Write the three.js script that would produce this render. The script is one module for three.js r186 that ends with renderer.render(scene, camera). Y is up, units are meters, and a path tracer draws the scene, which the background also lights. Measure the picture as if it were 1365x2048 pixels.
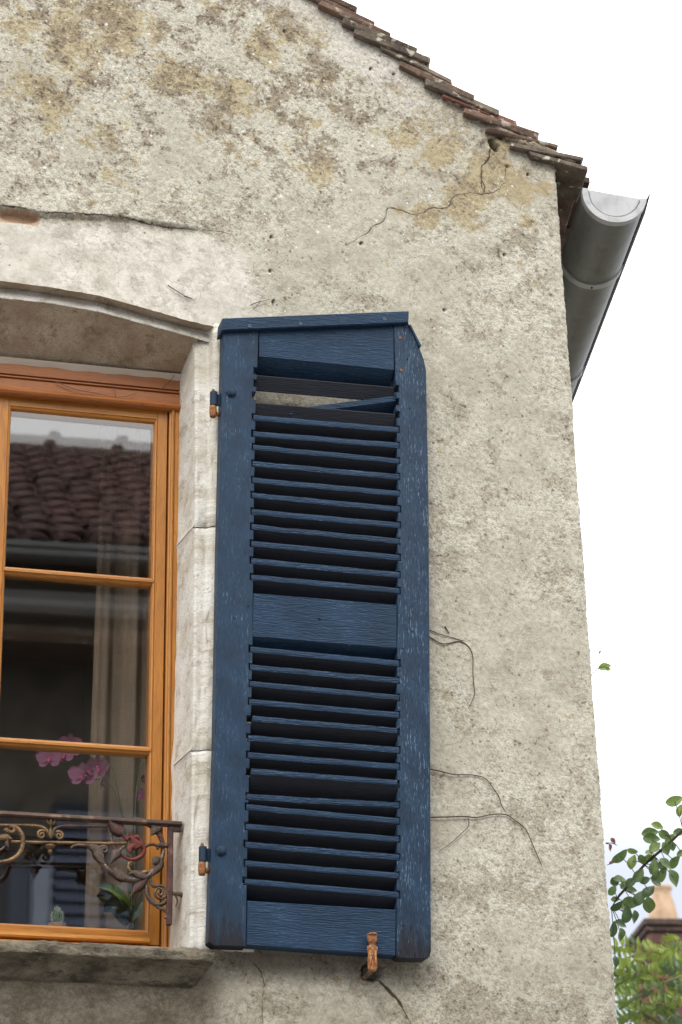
import * as THREE from 'three';
import { ConvexGeometry } from 'three/addons/geometries/ConvexGeometry.js';
import { mergeGeometries, mergeVertices } from 'three/addons/utils/BufferGeometryUtils.js';

// ------------------------------------------------------------ camera, sky, sun, exposure
const scene = new THREE.Scene();
const camera = new THREE.PerspectiveCamera(21.098, 682 / 1024, 0.05, 400);
camera.position.set(-1.48, 1.6, 5.61);
camera.up.set(-0.08466969, 0.92943672, 0.35913568);
camera.lookAt(-0.05771441, 3.81322544, 0.21752962);
camera.focus = 6.25; camera.userData.fStop = 6.3;
scene.add(camera);

const renderer = new THREE.WebGLRenderer({ antialias: true });
renderer.toneMapping = THREE.LinearToneMapping;
renderer.toneMappingExposure = 2.05;
renderer.shadowMap.enabled = true;

// ------------------------------------------------------------ noise
function rng(seed) { let a = seed >>> 0; return () => { a = (a + 0x6d2b79f5) | 0; let t = Math.imul(a ^ (a >>> 15), 1 | a); t = (t + Math.imul(t ^ (t >>> 7), 61 | t)) ^ t; return ((t ^ (t >>> 14)) >>> 0) / 4294967296; }; }
const R0 = rng(7);
const PERM = new Uint8Array(512), GX = new Float32Array(256), GY = new Float32Array(256);
{
  const p = [...Array(256).keys()];
  for (let i = 255; i > 0; i--) { const j = Math.floor(R0() * (i + 1)); [p[i], p[j]] = [p[j], p[i]]; }
  for (let i = 0; i < 512; i++) PERM[i] = p[i & 255];
  for (let i = 0; i < 256; i++) { const a = R0() * 6.2831853; GX[i] = Math.cos(a); GY[i] = Math.sin(a); }
}
function noise(x, y, px = 256, py = 256) {          // gradient noise about -1..1, repeating every px, py cells
  let X = Math.floor(x), Y = Math.floor(y); const fx = x - X, fy = y - Y;
  X = ((X % px) + px) % px; Y = ((Y % py) + py) % py;
  const X1 = (X + 1) % px, Y1 = (Y + 1) % py;
  const u = fx * fx * fx * (fx * (fx * 6 - 15) + 10), v = fy * fy * fy * (fy * (fy * 6 - 15) + 10);
  const a = PERM[PERM[X & 255] + (Y & 255)], b = PERM[PERM[X1 & 255] + (Y & 255)], c = PERM[PERM[X & 255] + (Y1 & 255)], d = PERM[PERM[X1 & 255] + (Y1 & 255)];
  const n0 = GX[a] * fx + GY[a] * fy, n1 = GX[b] * (fx - 1) + GY[b] * fy, n2 = GX[c] * fx + GY[c] * (fy - 1), n3 = GX[d] * (fx - 1) + GY[d] * (fy - 1);
  const l = n0 + (n1 - n0) * u, h = n2 + (n3 - n2) * u;
  return (l + (h - l) * v) * 1.5;
}
function fbm(x, y, o = 4, p = 256, q = p) { let s = 0, a = 0.5; for (let i = 0; i < o; i++) { s += a * noise(x + i * 17, y + i * 31, p, q); x *= 2; y *= 2; p *= 2; q *= 2; a *= 0.5; } return s; }
function rough(x, y, o, k) { let s = 0, a = 1, n = 0; for (let i = 0; i < o; i++) { s += a * noise(x + i * 13, y + i * 29); n += a; x *= 2; y *= 2; a *= k; } return 1.35 * s / n; }
function roughP(x, y, o, k, p) { let s = 0, a = 1, n = 0; for (let i = 0; i < o; i++) { s += a * noise(x, y, p, p); n += a; x *= 2; y *= 2; p *= 2; a *= k; } return 1.5 * s / n; }
const clamp = (v, a = 0, b = 1) => Math.min(b, Math.max(a, v));
const sm = (a, b, v) => { const t = clamp((v - a) / (b - a)); return t * t * (3 - 2 * t); };
const mix = (a, b, t) => a + (b - a) * t;
const toS = (v) => 255 * (v <= 0.0031308 ? 12.92 * v : 1.055 * Math.pow(v, 1 / 2.4) - 0.055);
const S2L = new Uint8Array(4097); for (let i = 0; i <= 4096; i++) S2L[i] = Math.round(toS(i / 4096));
function colorTex(w, h, fn) {                        // fn(u, v, out) with linear colours
  const d = new Uint8Array(w * h * 4), o = [0, 0, 0];
  for (let j = 0, k = 0; j < h; j++) for (let i = 0; i < w; i++, k += 4) { fn((i + 0.5) / w, (j + 0.5) / h, o); for (let c = 0; c < 3; c++) d[k + c] = S2L[(clamp(o[c]) * 4096) | 0]; d[k + 3] = 255; }
  return finish(d, w, h, true);
}
function heightTex(w, h, fn) {
  const d = new Uint8Array(w * h * 4);
  for (let j = 0, k = 0; j < h; j++) for (let i = 0; i < w; i++, k += 4) { const v = clamp(fn((i + 0.5) / w, (j + 0.5) / h)) * 255; d[k] = d[k + 1] = d[k + 2] = v; d[k + 3] = 255; }
  return finish(d, w, h, false);
}
function finish(d, w, h, srgb) {
  const t = new THREE.DataTexture(d, w, h); t.wrapS = t.wrapT = THREE.RepeatWrapping; t.magFilter = THREE.LinearFilter; t.minFilter = THREE.LinearMipmapLinearFilter; t.generateMipmaps = true;
  if (srgb) t.colorSpace = THREE.SRGBColorSpace; t.needsUpdate = true; return t;
}
// ------------------------------------------------------------ sky: bright even overcast
{
  const w = 1024, h = 512, d = new Float32Array(w * h * 4);
  for (let j = 0; j < h; j++) for (let i = 0; i < w; i++) {
    const el = (((j + 0.5) / h) - 0.5) * Math.PI, k = (j * w + i) * 4, U = i / w;
    const c = fbm(U * 12, el * 6, 5, 12, 256), s = Math.max(0, Math.sin(el));
    const blue = sm(0.02, 0.3, c) * (1 - sm(0.25, 0.5, el)) * 0.5;
    const L = (1.2 + 0.3 * s + 0.10 * c) * (el < -0.02 ? 0.35 : 1);
    const veil = sm(0.33, 0.24, el) * sm(-0.22, 0.12, c), Lv = mix(L, 0.46, el > -0.02 ? veil : 0), bv = Math.max(blue, 0.45 * veil);
    d[k] = Lv * (1 - 0.30 * bv); d[k + 1] = Lv * (1 - 0.16 * bv); d[k + 2] = Lv * (1.0 + 0.06 * veil); d[k + 3] = 1;
  }
  const t = new THREE.DataTexture(d, w, h, THREE.RGBAFormat, THREE.FloatType); t.mapping = THREE.EquirectangularReflectionMapping; t.magFilter = THREE.LinearFilter; t.colorSpace = THREE.LinearSRGBColorSpace; t.needsUpdate = true;
  scene.background = t; scene.environment = t; scene.backgroundIntensity = 1; scene.environmentIntensity = 1;
}
const sun = new THREE.DirectionalLight(new THREE.Color(1, 0.95, 0.87), 0.6);
sun.position.set(-5, 15, 11); sun.castShadow = true; sun.shadow.radius = 32; sun.shadow.mapSize.set(2048, 2048);
Object.assign(sun.shadow.camera, { left: -8, right: 8, top: 8, bottom: -8, near: 1, far: 40 });
scene.add(sun); scene.add(sun.target); sun.target.position.set(0, 3, 0);

// ------------------------------------------------------------ scene helpers
const used = {};
function numbered(n) { used[n] = (used[n] ?? -1) + 1; return used[n] ? n + '_' + String(used[n]).padStart(3, '0') : n; }
function mesh(name, geo, mat, parent, label) {
  const m = new THREE.Mesh(geo, mat); m.castShadow = m.receiveShadow = true;
  m.name = parent ? name : numbered(name); (parent || scene).add(m);
  if (label) m.userData.label = label;
  return m;
}
function tag(o, label, category, group) { o.userData.label = label; o.userData.category = category; if (group) o.userData.group = group; return o; }
function thing(name, label, category, pos = [0, 0, 0], group) { const o = new THREE.Group(); o.name = numbered(name); o.position.set(...pos); scene.add(o); return tag(o, label, category, group); }
function struct(name, geo, mat) { const m = mesh(name, geo, mat); m.userData.kind = 'structure'; return m; }
function at(g, o) { return g.translate(-o.position.x, -o.position.y, -o.position.z); }   // scene place to the thing's own place

function uvBox(g, axis = 'y', size = 0.5, ou = 0, ov = 0) {      // metric uv from the dominant side of each face; axis = direction of the grain
  if (g.index) g = g.toNonIndexed();
  g.computeVertexNormals(); const P = g.attributes.position, uv = new Float32Array(P.count * 2), a = new THREE.Vector3(), b = new THREE.Vector3(), c = new THREE.Vector3();
  for (let i = 0; i < P.count; i += 3) {
    a.fromBufferAttribute(P, i); b.fromBufferAttribute(P, i + 1); c.fromBufferAttribute(P, i + 2);
    const n = b.clone().sub(a).cross(c.clone().sub(a)), X = Math.abs(n.x), Y = Math.abs(n.y), Z = Math.abs(n.z);
    [a, b, c].forEach((p, k) => {
      let s, t;
      if (Z >= X && Z >= Y) [s, t] = axis === 'x' ? [p.y, p.x] : [p.x, p.y];
      else if (X >= Y) [s, t] = axis === 'x' ? [p.z, p.y] : [p.z, p.y];
      else [s, t] = axis === 'x' ? [p.z, p.x] : [p.x, p.z];
      uv[(i + k) * 2] = s / size + ou; uv[(i + k) * 2 + 1] = t / size + ov;
    });
  }
  g.setAttribute('uv', new THREE.BufferAttribute(uv, 2)); return g;
}
function hullBox(w, h, d, c = 0.002, jit = 0, r = Math.random) {
  const p = [];
  for (const x of [-1, 1]) for (const y of [-1, 1]) for (const z of [-1, 1]) {
    const J = () => (r() - 0.5) * 2 * jit, jx = J(), jy = J(), jz = J(), X = x * w / 2 + jx, Y = y * h / 2 + jy, Z = z * d / 2 + jz;
    p.push(new THREE.Vector3(X - x * c, Y - y * c, Z), new THREE.Vector3(X - x * c, Y, Z - z * c), new THREE.Vector3(X, Y - y * c, Z - z * c));
  }
  return new ConvexGeometry(p);
}
function box(x0, x1, y0, y1, z0, z1, c = 0.002) { return hullBox(x1 - x0, y1 - y0, z1 - z0, c).translate((x0 + x1) / 2, (y0 + y1) / 2, (z0 + z1) / 2); }
function prism(pts, z0, z1, bevel = 0.001) {          // outline in x, y drawn out along z
  const s = new THREE.Shape(pts.map((p) => new THREE.Vector2(p[0], p[1])));
  return new THREE.ExtrudeGeometry(s, { depth: z1 - z0 - 2 * bevel, bevelEnabled: bevel > 0, bevelSize: bevel, bevelOffset: -bevel, bevelThickness: bevel, bevelSegments: 1, curveSegments: 10 }).translate(0, 0, z0 + bevel);
}
function barX(prof, x0, x1) { return prism(prof.map(([z, y]) => [-z, y]), x0, x1, 0).rotateY(Math.PI / 2).translate(0, 0, 0); }   // profile in (z, y) drawn out along x
function barY(prof, y0, y1) { return prism(prof.map(([x, z]) => [x, -z]), y0, y1, 0).rotateX(-Math.PI / 2); }                       // profile in (x, z) drawn out along y
function grid(nu, nv, fn, uvfn) {                     // sheet of (nu+1) x (nv+1) points
  const P = new Float32Array((nu + 1) * (nv + 1) * 3), UV = new Float32Array((nu + 1) * (nv + 1) * 2), I = [];
  for (let j = 0, k = 0; j <= nv; j++) for (let i = 0; i <= nu; i++, k++) { const p = fn(i / nu, j / nv, i, j); P.set(p, k * 3); UV.set(uvfn ? uvfn(p, i / nu, j / nv) : [i / nu, j / nv], k * 2); }
  for (let j = 0; j < nv; j++) for (let i = 0; i < nu; i++) { const a = j * (nu + 1) + i, b = a + 1, c = a + nu + 1, d = c + 1; I.push(a, b, d, a, d, c); }
  const g = new THREE.BufferGeometry(); g.setAttribute('position', new THREE.BufferAttribute(P, 3)); g.setAttribute('uv', new THREE.BufferAttribute(UV, 2)); g.setIndex(I); g.computeVertexNormals(); return g;
}
function curve(pts, closed = false) { return new THREE.CatmullRomCurve3(pts.map((p) => new THREE.Vector3(...p)), closed, 'centripetal'); }
function tube(pts, rad, n = 40, m = 8, flat = 1, uvs = 0.2) {   // swept rod whose radius follows rad(t)
  const c = pts.getPointAt ? pts : curve(pts), f = c.computeFrenetFrames(n, false), len = c.getLength(), rf = typeof rad === 'number' ? () => rad : rad;
  const zUp = new THREE.Vector3(0, 0, 1);
  return grid(m, n, (u, v, i, j) => {
    const p = c.getPointAt(v), T = f.tangents[j]; let N, B;
    if (flat !== 1) { N = zUp.clone().cross(T).normalize(); B = T.clone().cross(N); } else { N = f.normals[j]; B = f.binormals[j]; }
    const r = (j === 0 || j === n) ? rf(v) * 0.25 : rf(v), a = u * Math.PI * 2;
    p.addScaledVector(N, Math.cos(a) * r).addScaledVector(B, Math.sin(a) * r * flat); return [p.x, p.y, p.z];
  }, (p, u, v) => [u * 0.1, v * len / uvs]);
}
const rodN = (pts, r, n, m) => tube(pts, r, n, m);
function blade(pts, width, ridge = 0.003, thick = 0.002, n = 10) {   // leaf-shaped casting along a spine in the x, y plane
  const c = curve(pts), T = [];
  const rows = [];
  for (let j = 0; j <= n; j++) { const v = j / n, p = c.getPointAt(v), t = c.getTangentAt(v), N = new THREE.Vector3(-t.y, t.x, 0).normalize(); rows.push([p, N, Math.max(width(v), 1e-4)]); }
  const prof = [[-1, 0], [-0.5, 0.55], [0, 1], [0.5, 0.55], [1, 0], [0, -0.6]];
  return grid(6, n, (u, v, i, j) => { const [p, N, w] = rows[j], q = prof[i % 6], h = q[1] * (q[1] > 0 ? ridge : thick) * (j === n ? 0.2 : 1); return [p.x + N.x * q[0] * w, p.y + N.y * q[0] * w, p.z + h]; });
}
function spiral(cx, cy, r0, r1, a0, turns, z, n = 24) { const o = []; for (let i = 0; i <= n; i++) { const t = i / n, a = a0 + turns * Math.PI * 2 * t, r = mix(r0, r1, Math.pow(t, 0.8)); o.push([cx + Math.cos(a) * r, cy + Math.sin(a) * r, z]); } return o; }
const z3 = (pts, z) => pts.map((p) => [p[0], p[1], z]);
const C3 = (r, g, b) => new THREE.Color().setRGB(r, g, b);
const std = (o) => new THREE.MeshStandardMaterial(o);
const lerpPts = (pts, x) => { for (let i = 0; i < pts.length - 1; i++) if (x <= pts[i + 1][0] || i === pts.length - 2) { const t = (x - pts[i][0]) / (pts[i + 1][0] - pts[i][0]); return pts[i][1] + t * (pts[i + 1][1] - pts[i][1]); } return pts[0][1]; };

// ------------------------------------------------------------ the lie of the gable
const G = new THREE.Vector3(0.175, -0.004, -0.984);              // how eaves, gutter and flank wall run back from the gable
const cornerX = (y) => 0.5525 + (4.88 - y) * 0.0278;             // the corner leans out towards its foot
const ROOF = [[-2.5, 7.13], ...[[-0.0415, 5.2465], [0.0187, 5.193], [0.1142, 5.1391], [0.2344, 5.0465], [0.3284, 4.9812], [0.4286, 4.9125], [0.5518, 4.8732]], [0.75, 4.80]];
const roofY = (x) => x < -2.5 ? roofY(-5 - x) : lerpPts(ROOF, x);
const ARCH = [[-0.7952, 4.3936], [-0.6809, 4.3904], [-0.5656, 4.3821], [-0.4491, 4.3599], [-0.3554, 4.3412], [-0.3025, 4.3344]];
const ARCH_IN = [[-0.7914, 4.3611], [-0.6772, 4.3615], [-0.5617, 4.3518], [-0.4451, 4.3306], [-0.3302, 4.3091]];
const WX = -0.80;                                                // middle of the window
const archOut = (x) => { const X = WX + Math.abs(x - WX); return lerpPts(ARCH, X); };
const archIn = (x) => { const X = WX + Math.abs(x - WX); return lerpPts(ARCH_IN, X); };
const STEP = [[-1.141, 4.5633], [-0.8019, 4.5764], [-0.7327, 4.5721], [-0.6922, 4.5707], [-0.5235, 4.585], [-0.4174, 4.5799], [-0.3105, 4.5799], [-0.2387, 4.5559]];   // foot of the upper render coat
const CRACKS = [
  [[[0.4101, 4.9337], [0.3899, 4.9005], [0.3758, 4.8572], [0.3582, 4.8206], [0.3621, 4.78], [0.3654, 4.7627]], 0.0044],
  [[[0.4211, 4.7998], [0.3988, 4.7778], [0.3654, 4.7613], [0.3287, 4.7608], [0.2842, 4.7416], [0.2672, 4.7137], [0.227, 4.7047], [0.1892, 4.6838], [0.1582, 4.6907], [0.1211, 4.6914], [0.1144, 4.6611], [0.0895, 4.6447], [0.0546, 4.6072], [0.0151, 4.5799]], 0.0036],
  [[[-0.8021, 4.5815], [-0.7328, 4.5773], [-0.6923, 4.5745], [-0.617, 4.5813], [-0.5235, 4.5837], [-0.4173, 4.576], [-0.3105, 4.5786], [-0.2687, 4.5771], [-0.2411, 4.5569]], 0.0026],
  [[[0.0554, 2.8505], [0.075, 2.8299], [0.0968, 2.8094], [0.1153, 2.7909], [0.1271, 2.7711], [0.1443, 2.7419], [0.156, 2.7211]], 0.0078],
  [[[-0.2038, 2.8601], [-0.1843, 2.8396], [-0.1777, 2.808], [-0.1809, 2.7708], [-0.1765, 2.7289]], 0.0028],
  [[[0.3654, 4.7627], [0.3649, 4.7872], [0.3554, 4.8106]], 0.002],
  [[[0.4226, 4.8454], [0.4193, 4.8216], [0.4224, 4.8]], 0.0012],
];
const HOLES = [[-0.1631, 4.5821], [-0.1655, 4.4929], [-0.1571, 4.4135], [0.4122, 4.6036], [0.4796, 4.8307], [0.0544, 4.5913], [0.1434, 5.0632], [0.4277, 4.846], [0.0854, 5.0704], [-0.1297, 5.1459], [0.2581, 4.4399]];
const PITS = [...HOLES.map(([x, y]) => [x, y, 0.0042, 0.006]), ...[[0.3889, 4.91], [0.3987, 4.8961], [0.4111, 4.9255], [0.3937, 4.8996]].map(([x, y], i) => [x, y, [0.008, 0.009, 0.005, 0.009][i], 0.03]), ...[[0.0566, 2.8538]].map(([x, y]) => [x, y, 0.019, 0.035]), ...[[0.0667, 2.8629]].map(([x, y]) => [x, y, 0.013, 0.02])];
const CHIP = [[-0.7577, 4.5613]][0];

// ------------------------------------------------------------ wall render: colour and relief in one pass over the 2.8 m square that the photograph shows
const WU = -2.1, WV = 2.65, WS = 2.8, WN = 2048;
const OCHRE = [...[[-0.5217, 5.0778], [-0.7438, 4.9102], [-0.6527, 5.0314], [-0.6829, 4.845], [-0.5987, 4.7831], [-0.5431, 4.678], [-0.5834, 5.1377], [-0.7605, 5.0567], [-0.1918, 5.077], [-0.0922, 5.1542], [-0.3992, 4.9855], [0.2186, 4.8985], [-0.0444, 4.7889], [-0.2405, 4.9393]].map((p, i) => [...p, [0.075, 0.08, 0.09, 0.085, 0.05, 0.05, 0.08, 0.05, 0.07, 0.08, 0.06, 0.07, 0.05, 0.07][i], 0.8]),
  ...[[0.3882, 4.845], [0.4565, 4.792], [0.3026, 4.7249], [0.2141, 4.6869], [0.3416, 4.7706], [0.4091, 4.903], [0.2558, 4.869], [0.5204, 4.7933], [0.1521, 4.6953]].map((p, i) => [...p, [0.05, 0.055, 0.05, 0.035, 0.055, 0.035, 0.05, 0.03, 0.02][i], 1.75]), ...[[0.5428, 4.552], [0.5135, 4.2853], [0.4539, 4.7166]].map((p) => [...p, 0.04, 0.5])];
const n_ = noise;
const wallAt = (() => { const A = new Float32Array(WN * WN * 3), H = new Float32Array(WN * WN);
  const lint = (x, y) => sm(0.0, 0.03, lerpPts(STEP, x) - y) * sm(-0.17, -0.23, x + 0.05 * n_(x * 9, y * 9) + 0.012 * n_(x * 40, y * 40)) * sm(4.28, 4.31, y);
  for (let j = 0, k = 0; j < WN; j++) { const y = WV + (j + 0.5) / WN * WS;
    for (let i = 0; i < WN; i++, k++) { const x = WU + (i + 0.5) / WN * WS;
      const n1 = noise(x * 2.1 + 3, y * 2.1), n2 = fbm(x * 6 + 9, y * 6, 3), n3 = fbm(x * 24, y * 24, 3), n4 = noise(x * 95, y * 95), g1 = noise(x * 230, y * 230), g2 = noise(x * 430 + 5, y * 430), tr = fbm(x * 40 + n3 * 2, y * 110, 2);
      const L = lint(x, y), up = sm(4.5, 5.0, y + n1 * 0.15);
      const Fa = rough(x * 12 + 40, y * 12 + 7, 6, 0.84) * 1.3, Fb = rough(x * 14 + 11, y * 14 + 70, 6, 0.84) * 1.3;
      let t = clamp(0.56 + 0.42 * Fb + 0.38 * n2 + 0.14 * n1 + 0.14 * up);
      let r = mix(0.318, 0.555, t), g = mix(0.285, 0.534, t), b = mix(0.213, 0.452, t);
      // lichen ochre
      let oc = 0; for (const q of OCHRE) { const dx = x - q[0], dy = y - q[1], d2 = dx * dx + dy * dy; if (d2 < q[2] * q[2] * 4) oc = Math.max(oc, q[3] * Math.exp(-d2 / (q[2] * q[2]))); }
      oc = sm(0.36, 0.60, oc * 0.52 + 0.72 * Fb + 0.42 * n2 + 0.26 * up + 0.08 * g1) * (1 - L) * 0.85;
      r = mix(r, 0.325, oc * 0.85); g = mix(g, 0.252, oc * 0.85); b = mix(b, 0.135, oc * 0.9);
      // grey-brown dirt with ragged edges
      const dn = Fa, dirt = sm(0.06, 0.34, Fa + 0.45 * n2 + 0.15 * n1 + 0.14 * up - 0.05 - 0.10 * L + 0.12 * sm(3.2, 2.75, y)) * mix(0.46, 0.80, up);
      r = mix(r, 0.215, dirt); g = mix(g, 0.168, dirt); b = mix(b, 0.112, dirt);
      // pepper of black growth, densest in the upper part
      const pep = sm(0.34, 0.56, noise(x * 62 + 3, y * 62) * 0.5 + noise(x * 150, y * 150 + 9) * 0.5 + (up - 0.7) * 0.16 - 0.1 * L + 0.5 * Math.max(-0.3, Fa)) * 0.8;
      r *= 1 - pep * 0.66; g *= 1 - pep * 0.68; b *= 1 - pep * 0.7;
      if (L > 0) { const q = clamp(0.75 + n3 * 0.9 + n2 * 0.3), rr = mix(0.46, 0.69, q), gg = mix(0.42, 0.655, q), bb = mix(0.35, 0.59, q); const dl = 1 - 0.35 * dirt; r = mix(r, rr * dl * (1 - pep * 0.35), L * 0.66); g = mix(g, gg * dl * (1 - pep * 0.35), L * 0.66); b = mix(b, bb * dl * (1 - pep * 0.35), L * 0.66); }
      // pale worn streak high on the gable beside the tiles
      const edge = roofY(x) - y, pale = sm(0.17, 0.05, edge + 0.10 * Fb) * sm(0.40, 0.1, x) * 0.7; r = mix(r, 0.60, pale); g = mix(g, 0.57, pale); b = mix(b, 0.51, pale);
      // dark stain under the sill, and a darker strip under the shutter foot
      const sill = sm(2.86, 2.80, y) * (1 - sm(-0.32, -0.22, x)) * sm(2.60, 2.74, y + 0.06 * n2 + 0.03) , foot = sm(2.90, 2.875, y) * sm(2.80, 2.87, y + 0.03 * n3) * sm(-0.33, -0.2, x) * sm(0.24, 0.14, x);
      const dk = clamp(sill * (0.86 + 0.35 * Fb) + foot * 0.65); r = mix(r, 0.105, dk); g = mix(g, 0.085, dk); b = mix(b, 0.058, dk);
      const low = sm(3.0, 2.7, y) * 0.20; r *= 1 - low; g *= 1 - low * 1.05; b *= 1 - low * 1.12;
      // grain: hollows of the roughcast darker, its high spots paler
      const wet = mix(1, 0.45, L) * mix(0.55, 1.15, sm(-0.35, 0.3, n2 + 0.5 * n1 + 0.3 * up)), rel = 0.5 + wet * (0.26 * g1 + 0.22 * g2 + 0.22 * n4 + 0.16 * tr) + 0.12 * n3, gr = 1.0 + clamp((rel - 0.5) * 1.2, -0.5, 0.24);
      A[k * 3] = r * gr; A[k * 3 + 1] = g * gr; A[k * 3 + 2] = b * gr; H[k] = rel;
    } }
  const S = WN / WS, px = (x) => (x - WU) * S, py = (y) => (y - WV) * S;
  function dot(x, y, rad, f) { const X = px(x), Y = py(y), r = rad * S; for (let j = Math.floor(Y - r - 1); j <= Y + r + 1; j++) for (let i = Math.floor(X - r - 1); i <= X + r + 1; i++) if (i >= 0 && j >= 0 && i < WN && j < WN) { const d = Math.hypot(i - X, j - Y) / r; if (d < 1.2) f((j * WN + i), clamp((1.15 - d) / 0.3)); } }
  const tint = (k, w, c) => { for (let q = 0; q < 3; q++) A[k * 3 + q] = mix(A[k * 3 + q], c[q], w); };
  const r = rng(21);
  for (let i = 0; i < 2300; i++) { const x = -0.95 + r() * 1.6, y = 4.3 + Math.pow(r(), 0.7) * 1.1, s = 0.0010 + r() * r() * r() * 0.0040; if (noise(x * 5, y * 5) < -0.1 || y < lerpPts(STEP, x) && x < -0.2) continue; const v = 0.62 + r() * 0.16; dot(x, y, s, (k, w) => { tint(k, w * 0.85, [v, v * 0.985, v * 0.93]); H[k] += 0.12 * w; }); }
  for (let i = 0; i < 3400; i++) { const x = -0.95 + r() * 1.6, y = 2.66 + r() * 2.75, s = 0.0008 + r() * r() * 0.003; if (noise(x * 4 + 9, y * 4) < 0.0) continue; dot(x, y, s, (k, w) => { tint(k, w * 0.75, [0.10, 0.085, 0.06]); H[k] -= 0.1 * w; }); }
  for (const [x, y, s] of PITS) { dot(x, y, s, (k, w) => { tint(k, w * 0.85, [0.055, 0.042, 0.03]); H[k] -= 0.5 * w; }); }
  for (const [pts, wd] of CRACKS) { const c = curve(z3(pts, 0)), n = Math.ceil(c.getLength() / 0.0006); for (let i = 0; i <= n; i++) { const t = i / n, p = c.getPointAt(t), j = 0.0035 * noise(t * n * 0.02, wd * 900) + 0.0018 * noise(t * n * 0.07, wd * 700), wv = wd * 0.5 * (0.55 + 0.6 * noise(t * n * 0.012 + 4, 3 + wd * 500) + 0.5 * noise(t * n * 0.05, 9 + wd * 300)) * Math.min(1, 5 * (1 - t) + 0.25); if (i % 6 === 0) dot(p.x + j, p.y - j * 0.6 - 0.002, 0.007, (k, w) => tint(k, w * 0.035, [0.20, 0.15, 0.095])); if (wv > 0.0002) dot(p.x + j, p.y - j * 0.6, Math.max(wv, 0.0008), (k, w) => { tint(k, w * 0.9 * Math.min(1, wv / 0.0008), [0.045, 0.034, 0.024]); H[k] -= 0.3 * w; }); } }
  for (let i = 0; i < 260; i++) { const x = CHIP[0] + (r() - 0.5) * 0.085, y = CHIP[1] + (r() - 0.5) * 0.022 - Math.abs(x - CHIP[0]) * 0.12; dot(x, y, 0.004 + r() * 0.004, (k, w) => tint(k, w * 0.4, [0.33 + r() * 0.08, 0.24, 0.155])); }
  // hairline crazing
  for (let i = 0; i < 900; i++) { let x = -0.9 + r() * 1.5, y = 2.7 + r() * 2.5, a = r() * 6.28; const n = 12 + r() * 40; for (let s = 0; s < n; s++) { a += (r() - 0.5) * 0.7; x += Math.cos(a) * 0.0009; y += Math.sin(a) * 0.0009; dot(x, y, 0.0008, (k, w) => { tint(k, w * 0.3, [0.12, 0.1, 0.075]); H[k] -= 0.08 * w; }); } }
  return { A, H };
})();
const wallMap = (() => { const d = new Uint8Array(WN * WN * 4), A = wallAt.A; for (let k = 0; k < WN * WN; k++) { for (let c = 0; c < 3; c++) d[k * 4 + c] = S2L[(clamp(A[k * 3 + c]) * 4096) | 0]; d[k * 4 + 3] = 255; } return finish(d, WN, WN, true); })();
const wallBump = (() => { const d = new Uint8Array(WN * WN * 4), H = wallAt.H; for (let k = 0; k < WN * WN; k++) { const v = clamp(H[k]) * 255; d[k * 4] = d[k * 4 + 1] = d[k * 4 + 2] = v; d[k * 4 + 3] = 255; } return finish(d, WN, WN, false); })();
const M = {};
M.wall = std({ map: wallMap, bumpMap: wallBump, bumpScale: 0.0016, roughness: 0.95 });
const wallUV = (p) => [(p[0] - WU) / WS, (p[1] - WV) / WS];

// ------------------------------------------------------------ other surfaces
function stoneTex(seed, lo, hi, dirt, dk) { return colorTex(1024, 1024, (u, v, o) => { const n = fbm(u * 6 + seed, v * 6, 4, 6), m = roughP(u * 16, v * 16 + seed, 5, 0.9, 16) * 0.6, f = noise(u * 160, v * 160, 160, 160), t = clamp(0.5 + n + m * 0.8), d = sm(0.02, 0.35, roughP(u * 8 + 3, v * 8 + seed, 6, 0.82, 8) * 0.75 + 0.2 * m) * dk, p = sm(0.25, 0.5, noise(u * 90, v * 90, 90, 90) * 0.6 + noise(u * 200, v * 200, 200, 200) * 0.4 + n * 0.3) * 0.4; for (let c = 0; c < 3; c++) o[c] = mix(mix(lo[c], hi[c], t), dirt[c], d) * (1 + 0.16 * f) * (1 - p * 0.6); }); }
const stoneBump = heightTex(1024, 1024, (u, v) => 0.5 + 0.35 * fbm(u * 40, v * 40, 4, 40) + 0.15 * noise(u * 200, v * 200, 200, 200) + 0.18 * fbm(u * 14 + v * 30, v * 30 - u * 14, 2, 14 * 30));
const stoneBump2 = heightTex(1024, 1024, (u, v) => 0.5 + 0.26 * roughP(u * 32, v * 32, 4, 0.9, 32) + 0.16 * noise((u + v) * 90, (u - v) * 14, 90, 14) * sm(-0.2, 0.3, noise(u * 5, v * 5, 5, 5)) + 0.12 * noise(u * 220, v * 220, 220, 220));
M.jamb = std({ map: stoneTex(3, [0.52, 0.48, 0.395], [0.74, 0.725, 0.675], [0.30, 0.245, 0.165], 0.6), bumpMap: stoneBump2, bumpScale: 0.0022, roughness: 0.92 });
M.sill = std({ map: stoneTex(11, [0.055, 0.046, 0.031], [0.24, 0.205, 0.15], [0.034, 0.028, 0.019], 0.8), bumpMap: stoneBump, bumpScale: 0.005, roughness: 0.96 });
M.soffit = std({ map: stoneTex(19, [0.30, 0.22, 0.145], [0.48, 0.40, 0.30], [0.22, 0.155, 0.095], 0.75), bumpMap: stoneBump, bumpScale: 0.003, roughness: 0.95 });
M.caulk = std({ color: C3(0.60, 0.52, 0.43), roughness: 0.85, bumpMap: stoneBump, bumpScale: 0.001 });
M.mortar = std({ map: stoneTex(27, [0.27, 0.21, 0.14], [0.48, 0.42, 0.32], [0.15, 0.115, 0.075], 0.7), bumpMap: stoneBump, bumpScale: 0.008, roughness: 0.97 });
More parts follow.
